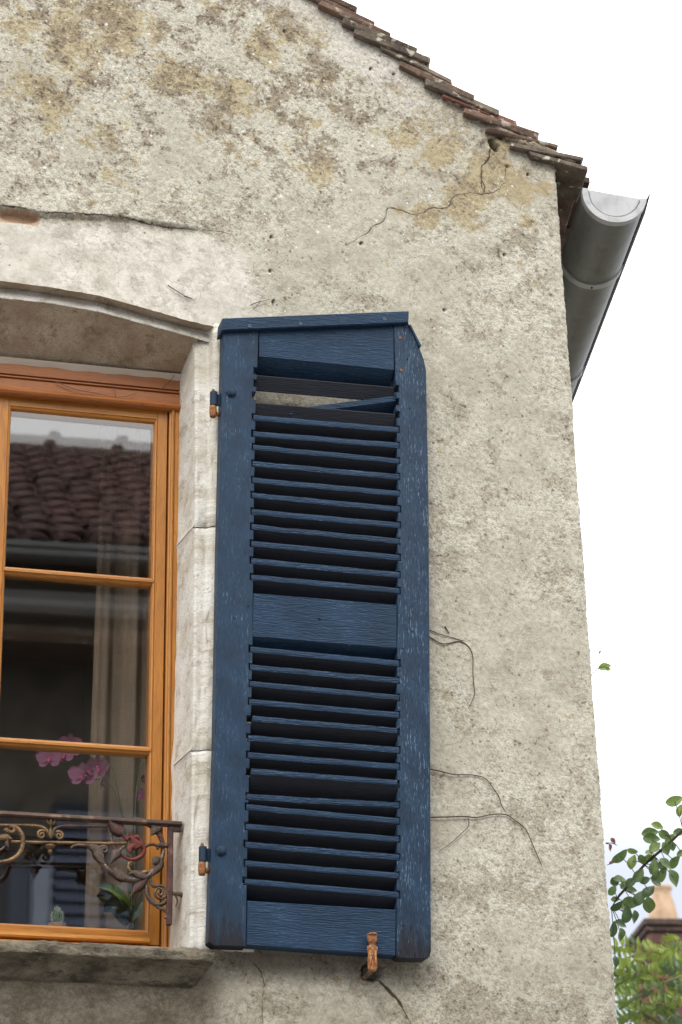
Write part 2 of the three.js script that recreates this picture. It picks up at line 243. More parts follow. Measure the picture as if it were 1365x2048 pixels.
// oil paint over weathered oak: fine cracks along the grain, worn light on the ridges
const paintH = (u, v) => { const w = fbm(u * 4, v * 2, 3, 4, 2) * 0.02, a = noise((u + w) * 70, v * 4, 70, 4), b = noise((u + w) * 170, v * 10 + 3, 170, 10), c = noise((u + w * 0.5) * 250, v * 26, 250, 26); return { h: 0.55 + 0.12 * a + 0.2 * b + 0.2 * c, crack: sm(0.40, 0.70, noise((u + w) * 130 + 7, v * 7, 130, 7) * 0.75 + c * 0.4) * sm(-0.2, 0.3, noise(u * 6, v * 3, 6, 3)) }; };
const paintBump = heightTex(1024, 1024, (u, v) => { const q = paintH(u, v); return q.h - 0.4 * q.crack; });
function paintTex(k, seed) { return colorTex(1024, 1024, (u, v, o) => { const q = paintH(u, v), n = fbm(u * 4 + seed, v * 4, 4, 4), l = sm(0.66, 1.0, q.h + 0.22 * noise(u * 200, v * 50, 200, 50) + 0.12 * n) * k; const s = (1 + 0.4 * n) * (1 - 0.7 * q.crack); o[0] = (0.0105 + l * 0.085) * s; o[1] = (0.0325 + l * 0.12) * s; o[2] = (0.069 + l * 0.155) * s; }); }
M.paint = new THREE.MeshPhysicalMaterial({ specularIntensity: 0.5, map: paintTex(0.4, 1), bumpMap: paintBump, bumpScale: 0.0018, roughness: 0.5 });
M.paintWorn = new THREE.MeshPhysicalMaterial({ specularIntensity: 0.5, map: paintTex(0.65, 5), bumpMap: paintBump, bumpScale: 0.0026, roughness: 0.42 });
const stileTex = (seed, k) => colorTex(256, 2048, (u, v, o) => { const U = u * 0.25 + seed * 0.13, V = v * 3.4 + seed * 0.4, q = paintH(U, V), n = fbm(u * 2 + seed, v * 24, 4, 2, 24), kk = k * (0.6 + 0.8 * sm(-0.2, 0.4, noise(u * 2 + 5, v * 9 + seed, 2, 9))), edge = sm(0.06, 0.0, Math.min(u, 1 - u)), l = clamp(sm(0.64, 1.0, q.h + 0.22 * noise(U * 200, V * 50, 256, 256) + 0.12 * n) * kk + 0.25 * edge * sm(0.0, 0.4, noise(v * 160, seed * 7)));
  const rot = sm(0.06, 0.012, v + 0.035 * noise(u * 7, seed * 3) + 0.012 * noise(u * 22, v * 60)) * 0.85 + 0.5 * sm(0.965, 1.0, v + 0.02 * noise(u * 12, v * 8)) * sm(0.1, 0.5, noise(u * 18, v * 12)), s = (1 + 0.45 * n) * (1 - 0.7 * q.crack); o[0] = mix((0.012 + l * 0.11) * s, 0.011, rot); o[1] = mix((0.034 + l * 0.145) * s, 0.009, rot); o[2] = mix((0.069 + l * 0.175) * s, 0.011, rot); });
const stileBump = heightTex(256, 2048, (u, v) => { const q = paintH(u * 0.25, v * 3.4); return q.h - 0.4 * q.crack; });
M.stileLeft = new THREE.MeshPhysicalMaterial({ specularIntensity: 0.5, map: stileTex(1, 0.5), bumpMap: stileBump, bumpScale: 0.002, roughness: 0.5 });
M.stileRight = new THREE.MeshPhysicalMaterial({ specularIntensity: 0.5, map: stileTex(3, 1.5), bumpMap: stileBump, bumpScale: 0.003, roughness: 0.42 });  // pale streaks: rubbed wear, and sky gloss on the ridges put into the colour
M.paintDark = new THREE.MeshPhysicalMaterial({ specularIntensity: 0.5, map: paintTex(0.12, 9), bumpMap: paintBump, bumpScale: 0.0015, roughness: 0.5 });
M.paintShaded = std({ map: colorTex(512, 512, (u, v, o) => { const q = paintH(u * 0.5, v * 0.5), n = fbm(u * 8, v * 8, 4, 8), s = (1 + 0.5 * n) * (1 - 0.5 * q.crack); o[0] = 0.0062 * s; o[1] = 0.0082 * s; o[2] = 0.0165 * s; }), bumpMap: paintBump, bumpScale: 0.001, roughness: 0.75 });  // near-black copy of the paint: shade of slat undersides put into the colour
M.paintIron = new THREE.MeshPhysicalMaterial({ specularIntensity: 0.5, color: C3(0.013, 0.033, 0.064), roughness: 0.4, bumpMap: stoneBump, bumpScale: 0.001 });
// varnished window wood
const oakH = (u, v) => { const w = fbm(u * 3, v * 2, 3, 3, 2) * 0.08; return 0.5 + 0.3 * noise((u + w) * 36, v * 2, 36, 2) + 0.2 * noise((u + w) * 110, v * 7, 110, 7) + 0.12 * noise(u * 240, v * 12, 240, 12); };
function oakTex(a, b) { return colorTex(1024, 1024, (u, v, o) => { const h = oakH(u, v), n = fbm(u * 3 + 5, v * 3, 3, 3), t = clamp(h + 0.35 * n), p = sm(0.3, 0.7, noise(u * 240, v * 20, 240, 20)) * 0.3; for (let c = 0; c < 3; c++) o[c] = mix(a[c], b[c], t) * (1 - p); }); }
const oakBump = heightTex(512, 512, (u, v) => oakH(u, v));
M.oak = new THREE.MeshPhysicalMaterial({ map: oakTex([0.29, 0.098, 0.010], [0.53, 0.218, 0.024]), bumpMap: oakBump, bumpScale: 0.0004, roughness: 0.42, clearcoat: 0.25, clearcoatRoughness: 0.35 });
M.oakDark = new THREE.MeshPhysicalMaterial({ map: oakTex([0.25, 0.075, 0.012], [0.38, 0.125, 0.022]), bumpMap: oakBump, bumpScale: 0.0004, roughness: 0.45, clearcoat: 0.2, clearcoatRoughness: 0.4 });
// iron
const rustBump = heightTex(512, 512, (u, v) => 0.5 + 0.4 * fbm(u * 30, v * 30, 4, 30) + 0.15 * noise(u * 120, v * 120, 120, 120));
function rustTex(a, b, c) { return colorTex(512, 512, (u, v, o) => { const n = fbm(u * 8, v * 8, 4, 8), m = fbm(u * 40 + 3, v * 40, 3, 40), t = clamp(0.5 + n + m * 0.7), w = sm(0.15, 0.42, fbm(u * 16 + 9, v * 16, 4, 16) + m * 0.3); for (let k = 0; k < 3; k++) o[k] = mix(mix(a[k], b[k], t), c[k], w * 0.7); }); }
M.ironBrown = std({ map: rustTex([0.035, 0.02, 0.015], [0.11, 0.06, 0.04], [0.24, 0.16, 0.10]), bumpMap: rustBump, bumpScale: 0.0012, roughness: 0.55, metalness: 0.15 });
M.ironGold = std({ map: rustTex([0.07, 0.04, 0.02], [0.24, 0.145, 0.065], [0.38, 0.28, 0.15]), bumpMap: rustBump, bumpScale: 0.0014, roughness: 0.42, metalness: 0.35 });
M.ironGrey = std({ map: rustTex([0.045, 0.03, 0.022], [0.14, 0.10, 0.078], [0.32, 0.26, 0.21]), bumpMap: rustBump, bumpScale: 0.0014, roughness: 0.42, metalness: 0.35 });
M.ironRed = std({ map: rustTex([0.07, 0.015, 0.011], [0.22, 0.035, 0.024], [0.28, 0.085, 0.06]), bumpMap: rustBump, bumpScale: 0.0012, roughness: 0.5, metalness: 0.05 });
M.ironOx = std({ map: rustTex([0.04, 0.018, 0.014], [0.11, 0.04, 0.03], [0.20, 0.115, 0.09]), bumpMap: rustBump, bumpScale: 0.0012, roughness: 0.55, metalness: 0.1 });
M.rust = std({ map: rustTex([0.16, 0.05, 0.018], [0.42, 0.17, 0.05], [0.58, 0.42, 0.26]), bumpMap: rustBump, bumpScale: 0.002, roughness: 0.75, metalness: 0.1 });
// zinc
const zincN = heightTex(512, 512, (u, v) => 0.5 + 0.3 * fbm(u * 6, v * 6, 4, 6));
M.zinc = std({ map: colorTex(512, 512, (u, v, o) => { const n = fbm(u * 5, v * 9, 5, 5, 9), m = sm(0.1, 0.4, fbm(u * 14 + 4, v * 4, 4, 14, 4)) * 0.3, k = 0.215 * (1 + 0.16 * n) * (1 - 0.5 * m); o[0] = k; o[1] = k * 1.005; o[2] = k * 1.02; }), roughnessMap: null, roughness: 0.55, metalness: 0.7, bumpMap: zincN, bumpScale: 0.0006 });
M.zincPale = std({ map: colorTex(512, 512, (u, v, o) => { const n = fbm(u * 7, v * 7, 5, 7), m = sm(0.0, 0.4, fbm(u * 9 + 4, v * 5, 5, 9, 5)) * 0.16, k = 0.44 * (1 + 0.12 * n) * (1 - m); o[0] = k; o[1] = k * 1.01; o[2] = k * 1.03; }), roughness: 0.6, metalness: 0.4, bumpMap: zincN, bumpScale: 0.001 });
M.lead = std({ color: C3(0.10, 0.11, 0.12), roughness: 0.5, metalness: 0.6 });
// clay
function clayTex(a, b, lich, seed) { return colorTex(512, 512, (u, v, o) => { const n = fbm(u * 6 + seed, v * 6, 4, 6), m = fbm(u * 30, v * 30 + seed, 3, 30), t = clamp(0.5 + n + m * 0.6), w = sm(0.2, 0.42, fbm(u * 12 + 5, v * 12 + seed, 4, 12) + 0.25 * m) * lich; for (let k = 0; k < 3; k++) o[k] = mix(mix(a[k], b[k], t), [0.48, 0.44, 0.36][k], w); }); }
M.tiles = [clayTex([0.075, 0.05, 0.036], [0.19, 0.125, 0.085], 0.75, 1), clayTex([0.085, 0.055, 0.041], [0.19, 0.118, 0.084], 0.7, 4), clayTex([0.06, 0.047, 0.038], [0.18, 0.14, 0.10], 0.9, 8)].map((t) => std({ map: t, bumpMap: stoneBump, bumpScale: 0.003, roughness: 0.93 }));
M.tileRed = std({ map: clayTex([0.11, 0.05, 0.038], [0.22, 0.09, 0.062], 0.7, 12), bumpMap: stoneBump, bumpScale: 0.003, roughness: 0.92 });
M.plank = std({ map: oakTex([0.035, 0.02, 0.012], [0.10, 0.055, 0.032]), bumpMap: oakBump, bumpScale: 0.0015, roughness: 0.85 });
M.bricks = [[0.21, 0.08, 0.056], [0.17, 0.068, 0.05], [0.24, 0.11, 0.075], [0.11, 0.058, 0.048]].map((c, i) => std({ map: clayTex(c.map((v) => v * 0.7), c.map((v) => v * 1.15), 0.15, 20 + i), bumpMap: stoneBump, bumpScale: 0.003, roughness: 0.95 }));
M.capBrick = std({ map: clayTex([0.035, 0.025, 0.022], [0.09, 0.06, 0.05], 0.2, 31), bumpMap: stoneBump, bumpScale: 0.003, roughness: 0.95 });
M.pot = std({ map: colorTex(512, 512, (u, v, o) => { const n = fbm(u * 8, v * 8, 4, 8), d = sm(0.1, 0.35, fbm(u * 10 + 4, v * 10, 4, 10)) * 0.5; o[0] = mix(0.46 + 0.13 * n, 0.31, d); o[1] = mix(0.325 + 0.1 * n, 0.185, d); o[2] = mix(0.215 + 0.08 * n, 0.105, d); }), roughness: 0.9 });
M.asphalt = std({ map: colorTex(512, 512, (u, v, o) => { const n = 0.15 * (1 + 0.3 * fbm(u * 8, v * 8, 4, 8) + 0.3 * noise(u * 200, v * 200, 200, 200)); o[0] = o[1] = n; o[2] = n * 1.04; }), roughness: 0.95 });
M.paving = std({ map: stoneTex(33, [0.24, 0.22, 0.19], [0.38, 0.35, 0.31], [0.16, 0.14, 0.11], 0.5), roughness: 0.95 });
M.glass = new THREE.MeshPhysicalMaterial({ color: 0xffffff, transmission: 1, thickness: 0, roughness: 0, ior: 1.95, metalness: 0 });
M.plaster = std({ color: C3(0.30, 0.28, 0.25), roughness: 0.95 });
M.floor = std({ color: C3(0.12, 0.07, 0.04), roughness: 0.6 });
M.curtain = std({ map: colorTex(512, 512, (u, v, o) => { const n = 1 + 0.10 * noise(u * 128, v * 10, 128, 10) + 0.08 * noise(u * 12, v * 128, 12, 128) + 0.1 * fbm(u * 4, v * 4, 3, 4); o[0] = 0.25 * n; o[1] = 0.195 * n; o[2] = 0.137 * n; }), roughness: 0.95 });

// ------------------------------------------------------------ ground
struct('street', new THREE.PlaneGeometry(300, 300).rotateX(-Math.PI / 2), M.asphalt);
struct('garden_lawn', grid(1, 1, (u, v) => [mix(1.3, 40, u), 0.02, mix(-1, -60, v)]), std({ color: C3(0.05, 0.075, 0.025), roughness: 1 }));
struct('pavement', box(-12, 12, -0.02, 0.12, 0.05, 1.5, 0.01), M.paving);

// ------------------------------------------------------------ house
const house = thing('stucco_house', 'old weathered stucco house gable with lichen stains and a long crack by the eaves', 'house');
{
  const J0 = -0.215, J1 = 2 * WX - J0;                            // render starts behind the jamb stones
  const pit = (x, y) => { let h = 0; for (const [a, b, s, d] of PITS) { const q = Math.hypot(x - a, y - b) / s; if (q < 1.4) h = Math.min(h, -d * sm(1.3, 0.6, q + 0.25 * noise(x * 120, y * 120))); } return h; };
  const coat = (x, y) => sm(-0.004, 0.004, y - lerpPts(STEP, x) + 0.004 * noise(x * 60, 3)) * sm(-0.27, -0.42, x) * 0.011;
  const relief = (x, y) => 0.006 * fbm(x * 2.5, y * 2.5, 3) + 0.0011 * fbm(x * 14, y * 14, 2) + 0.0003 * noise(x * 90, y * 90) + pit(x, y) + coat(x, y);
  const chip = (x, y) => { const q = Math.hypot((x - CHIP[0]) / 0.045, (y - CHIP[1]) / 0.014); return q < 1.3 ? -0.012 * sm(1.2, 0.8, q) : 0; };
  // right of the window, turning round the corner
  const wrap = [[-0.016, 0, 0], [-0.009, -0.0008, 0], [-0.004, -0.003, 0], [-0.001, -0.008, 0], [0, -0.016, 0], [0, 0, 0.05], [0, 0, 0.3]];
  const NU = 205, NV = 690, WRAP = wrap.length;
  const right = grid(NU + WRAP, NV, (u, v, i, j) => {
    if (i <= NU) { const uu = i / NU; let x = mix(J0, 0.53, uu); const top = roofY(x) + 0.03, y = mix(2.58, top, v); x = mix(J0, cornerX(y) - 0.02, uu); const f = Math.min(1, (1 - uu) * 30); return [x, y, relief(x, y) * f + relief(x * 0.999, y) * (1 - f)]; }
    const w = wrap[i - NU - 1], y = mix(2.58, roofY(0.55) + 0.01, v), e = 0.0035 * fbm(y * 30, i * 0.4, 3) + 0.0016 * noise(y * 140, i * 0.7), x = cornerX(y) + w[0] + G.x * w[2] + (i - NU > 2 ? e : 0);
    return [x, y, w[1] + G.z * w[2] + relief(cornerX(y) - 0.02, y) * (i - NU < 5 ? 1 : 0)];
  }, (p) => [(p[0] - WU - p[2] * 0.9) / WS, (p[1] - WV) / WS]);
  const above = grid(330, 230, (u, v) => { const x = mix(-1.5, J0, u), y = mix(archOut(x), roofY(x) + 0.03, Math.pow(v, 1.15)); return [x, y, relief(x, y) * sm(0, 0.03, v + 0.02) + chip(x, y)]; }, wallUV);
  const below = grid(330, 60, (u, v) => { const x = mix(-1.5, J0, u), y = mix(2.58, mix(2.855, 2.905, sm(-0.302, -0.296, x)), v); return [x, y, relief(x, y)]; }, wallUV);
  const W2 = (x0, x1, y0, y1) => grid(8, 20, (u, v) => { const x = mix(x0, x1, u); return [x, mix(y0, y1 ?? roofY(x), v), 0]; }, wallUV);
  const foot = grid(6, 10, (u, v) => { const y = mix(-0.05, 2.58, v); return [mix(-1.5, cornerX(y), u), y, 0.001]; }, wallUV);
  const left = W2(-5.55, -1.5, -0.05);
  const skin = mergeGeometries([right, above, below, foot, left].map((g) => { g = g.clone(); g.deleteAttribute('normal'); g.computeVertexNormals(); return g; }));
  mesh('gable_wall', skin, M.wall, house);
  // masonry behind the render
  const s = new THREE.Shape(); s.moveTo(-5.55, 0); s.lineTo(0.66, 0); s.lineTo(0.535, 4.85); s.lineTo(0.38, 4.93); s.lineTo(-0.05, 5.23); s.lineTo(-2.5, 7.08); s.lineTo(-5.5, 4.9); s.closePath();
  const h = new THREE.Path(); h.moveTo(-1.285, 2.84); h.lineTo(-1.285, 4.42); h.lineTo(-0.315, 4.42); h.lineTo(-0.315, 2.84); h.closePath(); s.holes.push(h);
  mesh('masonry', new THREE.ExtrudeGeometry(s, { depth: 0.33, bevelEnabled: false }).translate(0, 0, -0.36), M.plaster, house);
  const flank = (x, n) => { const b = new THREE.Vector3(x, 0, -0.36), g = grid(1, 12, (u, v) => { const t = v * 6.5, p = b.clone().addScaledVector(G, t); return [p.x, u * 4.85, p.z]; }, (p) => [p[2] / WS, p[1] / WS]); return g; };
  for (const x of [0.56, -5.5]) mesh('flank_wall', mergeGeometries([flank(x)]), M.wall, house);
  // recessed face and soffit of the segmental arch
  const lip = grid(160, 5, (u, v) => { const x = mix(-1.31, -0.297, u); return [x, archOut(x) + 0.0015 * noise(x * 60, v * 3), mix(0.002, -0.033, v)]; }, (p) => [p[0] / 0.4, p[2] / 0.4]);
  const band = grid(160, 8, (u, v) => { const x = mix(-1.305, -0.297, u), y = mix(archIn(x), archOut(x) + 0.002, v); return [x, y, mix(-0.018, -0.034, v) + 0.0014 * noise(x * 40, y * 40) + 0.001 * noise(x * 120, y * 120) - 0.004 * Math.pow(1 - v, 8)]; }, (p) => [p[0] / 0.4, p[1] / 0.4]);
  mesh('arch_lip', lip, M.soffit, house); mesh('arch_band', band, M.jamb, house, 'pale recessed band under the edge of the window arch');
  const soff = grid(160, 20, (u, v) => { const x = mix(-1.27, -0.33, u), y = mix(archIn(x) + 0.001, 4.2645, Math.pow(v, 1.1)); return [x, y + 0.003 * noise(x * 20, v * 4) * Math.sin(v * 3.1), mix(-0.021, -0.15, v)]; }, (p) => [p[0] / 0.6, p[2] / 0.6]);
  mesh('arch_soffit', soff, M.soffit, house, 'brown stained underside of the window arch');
  // jamb stones
  function jamb(y0, y1, side, sd) {
    const top = (y) => sm(3.9, 4.3, y), ny = Math.max(6, Math.round((y1 - y0) / 0.006));
    const g = grid(46, ny, (u, v, i, j) => {
      const y = mix(y0, y1, v), rz = -0.008 - 0.022 * top(y), st = mix(-0.318, -0.303, sm(3.2, 4.2, y)), e = 0.006 * Math.pow(Math.abs(v * 2 - 1), 30);
      const P = [[-0.352, -0.165], [-0.349, -0.14], [-0.337, rz - 0.012], [-0.3355, rz - 0.004], [-0.331, rz], [st - 0.002, rz + 0.002], [st + 0.003, 0.001], [st + 0.012, 0.006], [-0.20, 0.006], [-0.195, -0.05]];
      const t = u * 9 * 0.99999, k = Math.floor(t), f = t - k; let x = mix(P[k][0], P[k + 1][0], f), z = mix(P[k][1], P[k + 1][1], f);
      if (k >= 8) x = P[8][0]; 
      const worn = 0.006 * sm(0.05, 0.5, fbm(y * 9 + sd, x * 30, 3)) * sm(-0.345, -0.33, x);
      const n = 0.0012 * fbm(x * 25 + sd, y * 9, 2) + 0.0007 * noise(x * 110, y * 70 + x * 60) - worn - e;
      return [x + (k < 3 ? 0.6 * n : 0), y, z + (k >= 3 ? n : 0.2 * n)];
    }, (p, u) => [(p[0] - p[2]) / 0.45 + sd, p[1] / 0.45 + sd * 0.3]);
    if (side < 0) { const P = g.attributes.position; for (let i = 0; i < P.count; i++) P.setX(i, 2 * WX - P.getX(i)); g.computeVertexNormals(); }
    mesh('jamb_stone', g, M.jamb, house);
  }
  for (const sd of [1, -1]) { jamb(2.881, 3.319, sd, 1.3); jamb(3.3215, 3.839, sd, 4.1); jamb(3.8415, 4.345, sd, 7.7); }
  // stone sill with a hollow moulding
  const prof = [[-0.16, 2.905], [0.045, 2.874], [0.056, 2.869], [0.060, 2.862], [0.0595, 2.846], [0.054, 2.842], [0.03, 2.837], [0.022, 2.826], [0.016, 2.812], [0.006, 2.802], [-0.012, 2.796], [-0.03, 2.795]];
  const sg = grid(230, 33, (u, v) => { let x = mix(-1.32, -0.296, u); const t = v * 11 * 0.99999, k = Math.floor(t), f = t - k; let z = mix(prof[k][0], prof[k + 1][0], f), y = mix(prof[k][1], prof[k + 1][1], f);
    const end = sm(0.05, 0.0, -0.296 - x), cut = clamp((2.842 - y) / 0.05); x -= 0.022 * cut * end + 0.014 * end * end * Math.max(0, (2.85 - y) / 0.05) ; z -= 0.012 * Math.pow(end, 3) * (z > 0 ? 1 : 0);
    const n = 0.004 * fbm(x * 16, y * 30 + z * 30, 3) + 0.0022 * noise(x * 70, y * 90 + z * 60); return [x + n * 0.3, y + n * (z > 0.04 ? 0.7 : 0.3), z + n]; }, (p, u, v) => [p[0] / 0.5, v * 0.28 / 0.5]);
  const end = grid(12, 33, (u, v) => { const P = sg.attributes.position, i = Math.round(v * 33) * 231 + 230; return [P.getX(i) - 0.001 * u, P.getY(i), mix(P.getZ(i), -0.16, u)]; }, (p) => [p[2] / 0.5, p[1] / 0.5]);
  mesh('window_sill', mergeGeometries([sg, end]), M.sill, house, 'dark mossy moulded stone sill under the window');
  // caulking between frame and stone
  const ck = grid(6, 160, (u, v) => { const y = mix(2.90, 4.268, v), w = 0.005 + 0.004 * noise(y * 14, 2) + 0.004 * noise(y * 4, 7), x = -0.3435 - 0.004 * sm(3.7, 3.3, y) - 0.004 * sm(3.5, 3.0, y); return [mix(x - w, x + 0.009, u), y, -0.1395 + 0.003 * Math.sin(u * 3.14) + 0.012 * u * u]; });
  const ck2 = grid(200, 6, (u, v) => { const x = mix(-1.27, -0.335, u), w = 0.004 + 0.004 * noise(x * 16, 2); return [x, mix(4.2585 - w, 4.267, v), -0.1395 + 0.003 * Math.sin(v * 3.14) + 0.010 * v * v]; });
  mesh('caulk', mergeGeometries([ck, ck2]), M.caulk, house);
  // closed room behind the window
  const rm = [box(-3.05, 0.05, 2.5, 2.6, -3.65, -0.34), box(-3.05, 0.05, 4.7, 4.78, -3.65, -0.34), box(-3.09, 0.09, 2.45, 4.79, -3.7, -3.6), box(-3.1, -3, 2.5, 4.785, -3.69, -0.335), box(0, 0.1, 2.5, 4.785, -3.69, -0.335)].map((g) => uvBox(g));
  mesh('room_wall', mergeGeometries(rm), M.plaster, house);
  mesh('room_ledge', uvBox(box(-1.25, -0.33, 2.86, 2.895, -0.62, -0.20)), M.plaster, house);
}
// ------------------------------------------------------------ roof
{
  const r = rng(99), P2 = (x, y, s, dz = 0) => new THREE.Vector3(x, y, dz).addScaledVector(G, s);
  function tileGeo(S, T, th, s0, w, rr) {                        // from its upper end S (underside) down to its tip T (top side), w wide along the eaves
    const d = new THREE.Vector2(T[0] - S[0], T[1] - th - S[1]), L = d.length(); d.normalize(); const n = new THREE.Vector2(-d.y, d.x); if (n.y < 0) n.negate();
    const pts = [];
    for (const a of [0, 1]) for (const b of [0, 1]) for (const c of [0, 1]) {
      const j = () => (rr() - 0.5) * 0.0065, al = a * L + j(), be = b * th + j() * 0.6, ga = s0 + c * w + j() * 1.2, k = 0.0025, sa = a ? -k : k, sb = b ? -k : k, sc = c ? -k : k;
      for (const q of [[sa, sb, 0], [sa, 0, sc], [0, sb, sc]]) { const A = al + q[0], B = be + q[1]; pts.push(P2(S[0] + d.x * A + n.x * B, S[1] + d.y * A + n.y * B, ga + q[2])); }
    }
    return uvBox(new ConvexGeometry(pts), 'y', 0.35, rr(), rr());
  }
  const S = [[-0.0968, 5.2515], [-0.0467, 5.2207], [0.0133, 5.1788], [0.042, 5.1534], [0.1084, 5.123], [0.152, 5.0814], [0.217, 5.0368], [0.2651, 5.0072], [0.3181, 4.9686], [0.3729, 4.9274], [0.4343, 4.8913], [0.4809, 4.8712]];
  const T = [[0.0931, 5.1962], [0.1332, 5.1695], [0.198, 5.1358], [0.2325, 5.1098], [0.2862, 5.0647], [0.34, 5.0237], [0.4056, 4.9916], [0.4497, 4.9697], [0.5078, 4.9392], [0.5571, 4.9172], [0.6179, 4.8877], [0.6324, 4.8646]];
  for (let i = 1; i <= 6; i++) { S.unshift([S[0][0] - 0.045, S[0][1] + 0.0335]); T.unshift([T[0][0] - 0.045, T[0][1] + 0.0335]); }
  const N = S.length;
  for (let i = 0; i < N; i++) mesh('verge_tile', tileGeo(S[i], T[i], 0.0140 + r() * 0.005, -0.010 - r() * 0.012, 0.17, r), i === 13 ? M.tileRed : M.tiles[Math.floor(r() * 3)], house);
  for (let k = 1; k <= 14; k++) for (let i = N - (k < 4 ? 8 : 4); i < N; i++) { const o = (r() - 0.5) * 0.02, u = i === N - 1 ? 0.012 : 0; mesh('roof_tile', tileGeo([S[i][0] + o, S[i][1] - o * 0.4 + u], [T[i][0] + o + (r() < 0.4 ? 0.02 : 0), T[i][1] - o * 0.4], 0.016, -0.03 + k * 0.172, 0.166, r), M.tiles[Math.floor(r() * 3)], house); }
  // mortar bedding seen between the verge tiles
  const bed = grid(170, 8, (u, v) => { const x = mix(-0.35, 0.60, u), b = roofY(Math.min(x, 0.57)) + 0.004, y = b + v * (0.038 - 0.018 * sm(0.45, 0.6, x)); return [x, y, 0.014 + 0.007 * fbm(x * 30, y * 30, 3) + 0.002 * noise(x * 120, y * 120) - 0.012 * Math.pow(Math.abs(v * 2 - 1), 4)]; }, (p) => [p[0] / 0.5, p[1] / 0.5]);
  mesh('mortar_bed', bed, M.mortar, house, 'rough lichened mortar between the verge tiles');
  // dark boarding under the eaves
  const e = []; for (const [x, y] of [[0.50, 4.884], [0.634, 4.872], [0.634, 4.885], [0.50, 4.90]]) e.push([x, y]);
  const plank = (x0, x1, s0 = 0) => { const q = []; for (const s of [s0, 5.5]) for (const [x, y] of [[x0, mix(4.884, 4.870, (x0 - 0.5) / 0.134)], [x1, mix(4.884, 4.870, (x1 - 0.5) / 0.134)]]) for (const d of [0, 0.014]) q.push(P2(x, y + d, s)); return uvBox(new ConvexGeometry(q), 'y', 0.5, x0 * 7, 0); };
  mesh('eaves_board', plank(0.50, 0.588), M.plank, house); mesh('eaves_board', plank(0.5905, 0.652, 0.07), M.plank, house);
  // the rest of the roof, out of sight of the lens
  const rest = []; for (const sgn of [1, -1]) rest.push(grid(20, 1, (u, v) => { const x = mix(-2.5, 0.4, u), p = P2(sgn > 0 ? x : -5 - x, roofY(x) + 0.03, 0.16 + v * 6.3); return [p.x, p.y, p.z]; }, (p, u, v) => [u * 8, v * 14]));
  mesh('roof_slope', mergeGeometries(rest), M.tiles[0], house);
  mesh('ridge_tile', tube([P2(-2.5, 7.15, -0.05).toArray(), P2(-2.5, 7.15, 6.4).toArray()], 0.09, 30, 10), M.tiles[1], house);
}
// ------------------------------------------------------------ gutter
{
  const g = thing('zinc_gutter', 'half round zinc gutter with pale end cap under the tiled eaves', 'gutter', [0.70, 4.803, 0]);
  const e1 = new THREE.Vector3(G.z, 0, -G.x).normalize().negate(), e2 = new THREE.Vector3(0, 1, 0), roll = -0.16;
  const at3 = (a, r, s) => new THREE.Vector3().addScaledVector(e1, Math.cos(a + roll) * r).addScaledVector(e2, Math.sin(a + roll) * r).addScaledVector(G, s);
  const RAD = 0.0785, half = (r0, s0, s1, n = 40) => grid(32, n, (u, v) => at3(-Math.PI + u * Math.PI, r0, mix(s0, s1, v)).toArray(), (p, u, v) => [u * 0.25 / 0.4, v * (s1 - s0) / 0.4]);
  const rimStrip = (s, ra, rb) => grid(32, 1, (u, v) => at3(-Math.PI + u * Math.PI, mix(ra, rb, v), s).toArray(), (p, u, v) => [u, v * 0.1]);
  mesh('channel', mergeGeometries([half(RAD, 0, 5.6), half(RAD - 0.0012, 0, 5.6)]), M.zinc, g);
  // end cap: raised rim, then the sunk plate
  const disc = (r, s, n = 6) => grid(32, n, (u, v) => { const a = -Math.PI + u * Math.PI; return at3(a, Math.max(r * v, 0.0005), s).toArray(); }, (p, u, v) => [0.5 + Math.cos(u * 3.1416) * v * 0.2, Math.sin(u * 3.1416) * v * 0.2]);
  const bar = (r0, s0) => { const q = []; for (const x of [-1, 1]) for (const y of [-0.011, 0.0025]) for (const s of [s0, s0 + 0.006]) q.push(new THREE.Vector3().addScaledVector(e1, Math.cos(roll) * x * r0 - Math.sin(roll) * y).addScaledVector(e2, Math.sin(roll) * x * r0 + Math.cos(roll) * y).addScaledVector(G, s)); return uvBox(new ConvexGeometry(q)); };
  const cap = mesh('end_cap', mergeGeometries([disc(RAD * 0.8, -0.003), rimStrip(-0.003, RAD * 0.8, RAD * 0.83), rimStrip(-0.008, RAD * 0.83, RAD + 0.0015), half(RAD * 0.83, -0.008, -0.003, 1), half(RAD + 0.0018, -0.009, 0.012, 2)].map((q) => q.toNonIndexed())), M.zincPale, g, 'pale zinc half moon end plate');
  mesh('cap_shade_ring', tube(Array.from({ length: 17 }, (_, i) => at3(-Math.PI * (0.02 + 0.96 * i / 16), RAD * 0.80, -0.004).toArray()), 0.0022, 40, 6), M.zinc, cap);  // added darker ring standing in for the shade where the plate is sunk
  const lip = at3(0, RAD + 0.004, 0); mesh('front_bead', tube([lip.clone().addScaledVector(G, -0.03).toArray(), lip.clone().addScaledVector(G, 5.6).toArray()], 0.0068, 60, 10), M.lead, g);
  for (const s of [0.33, 0.95, 1.6, 2.3, 3.0]) { const b = mesh('bracket', mergeGeometries([half(RAD + 0.004, s, s + 0.024, 1), rimStrip(s, RAD, RAD + 0.004), rimStrip(s + 0.024, RAD, RAD + 0.004)]), M.zincPale, g); const p = at3(-Math.PI * 0.46, RAD + 0.005, s + 0.012); mesh('rivet', new THREE.SphereGeometry(0.0035, 8, 6).translate(p.x, p.y, p.z), M.lead, b); }
}
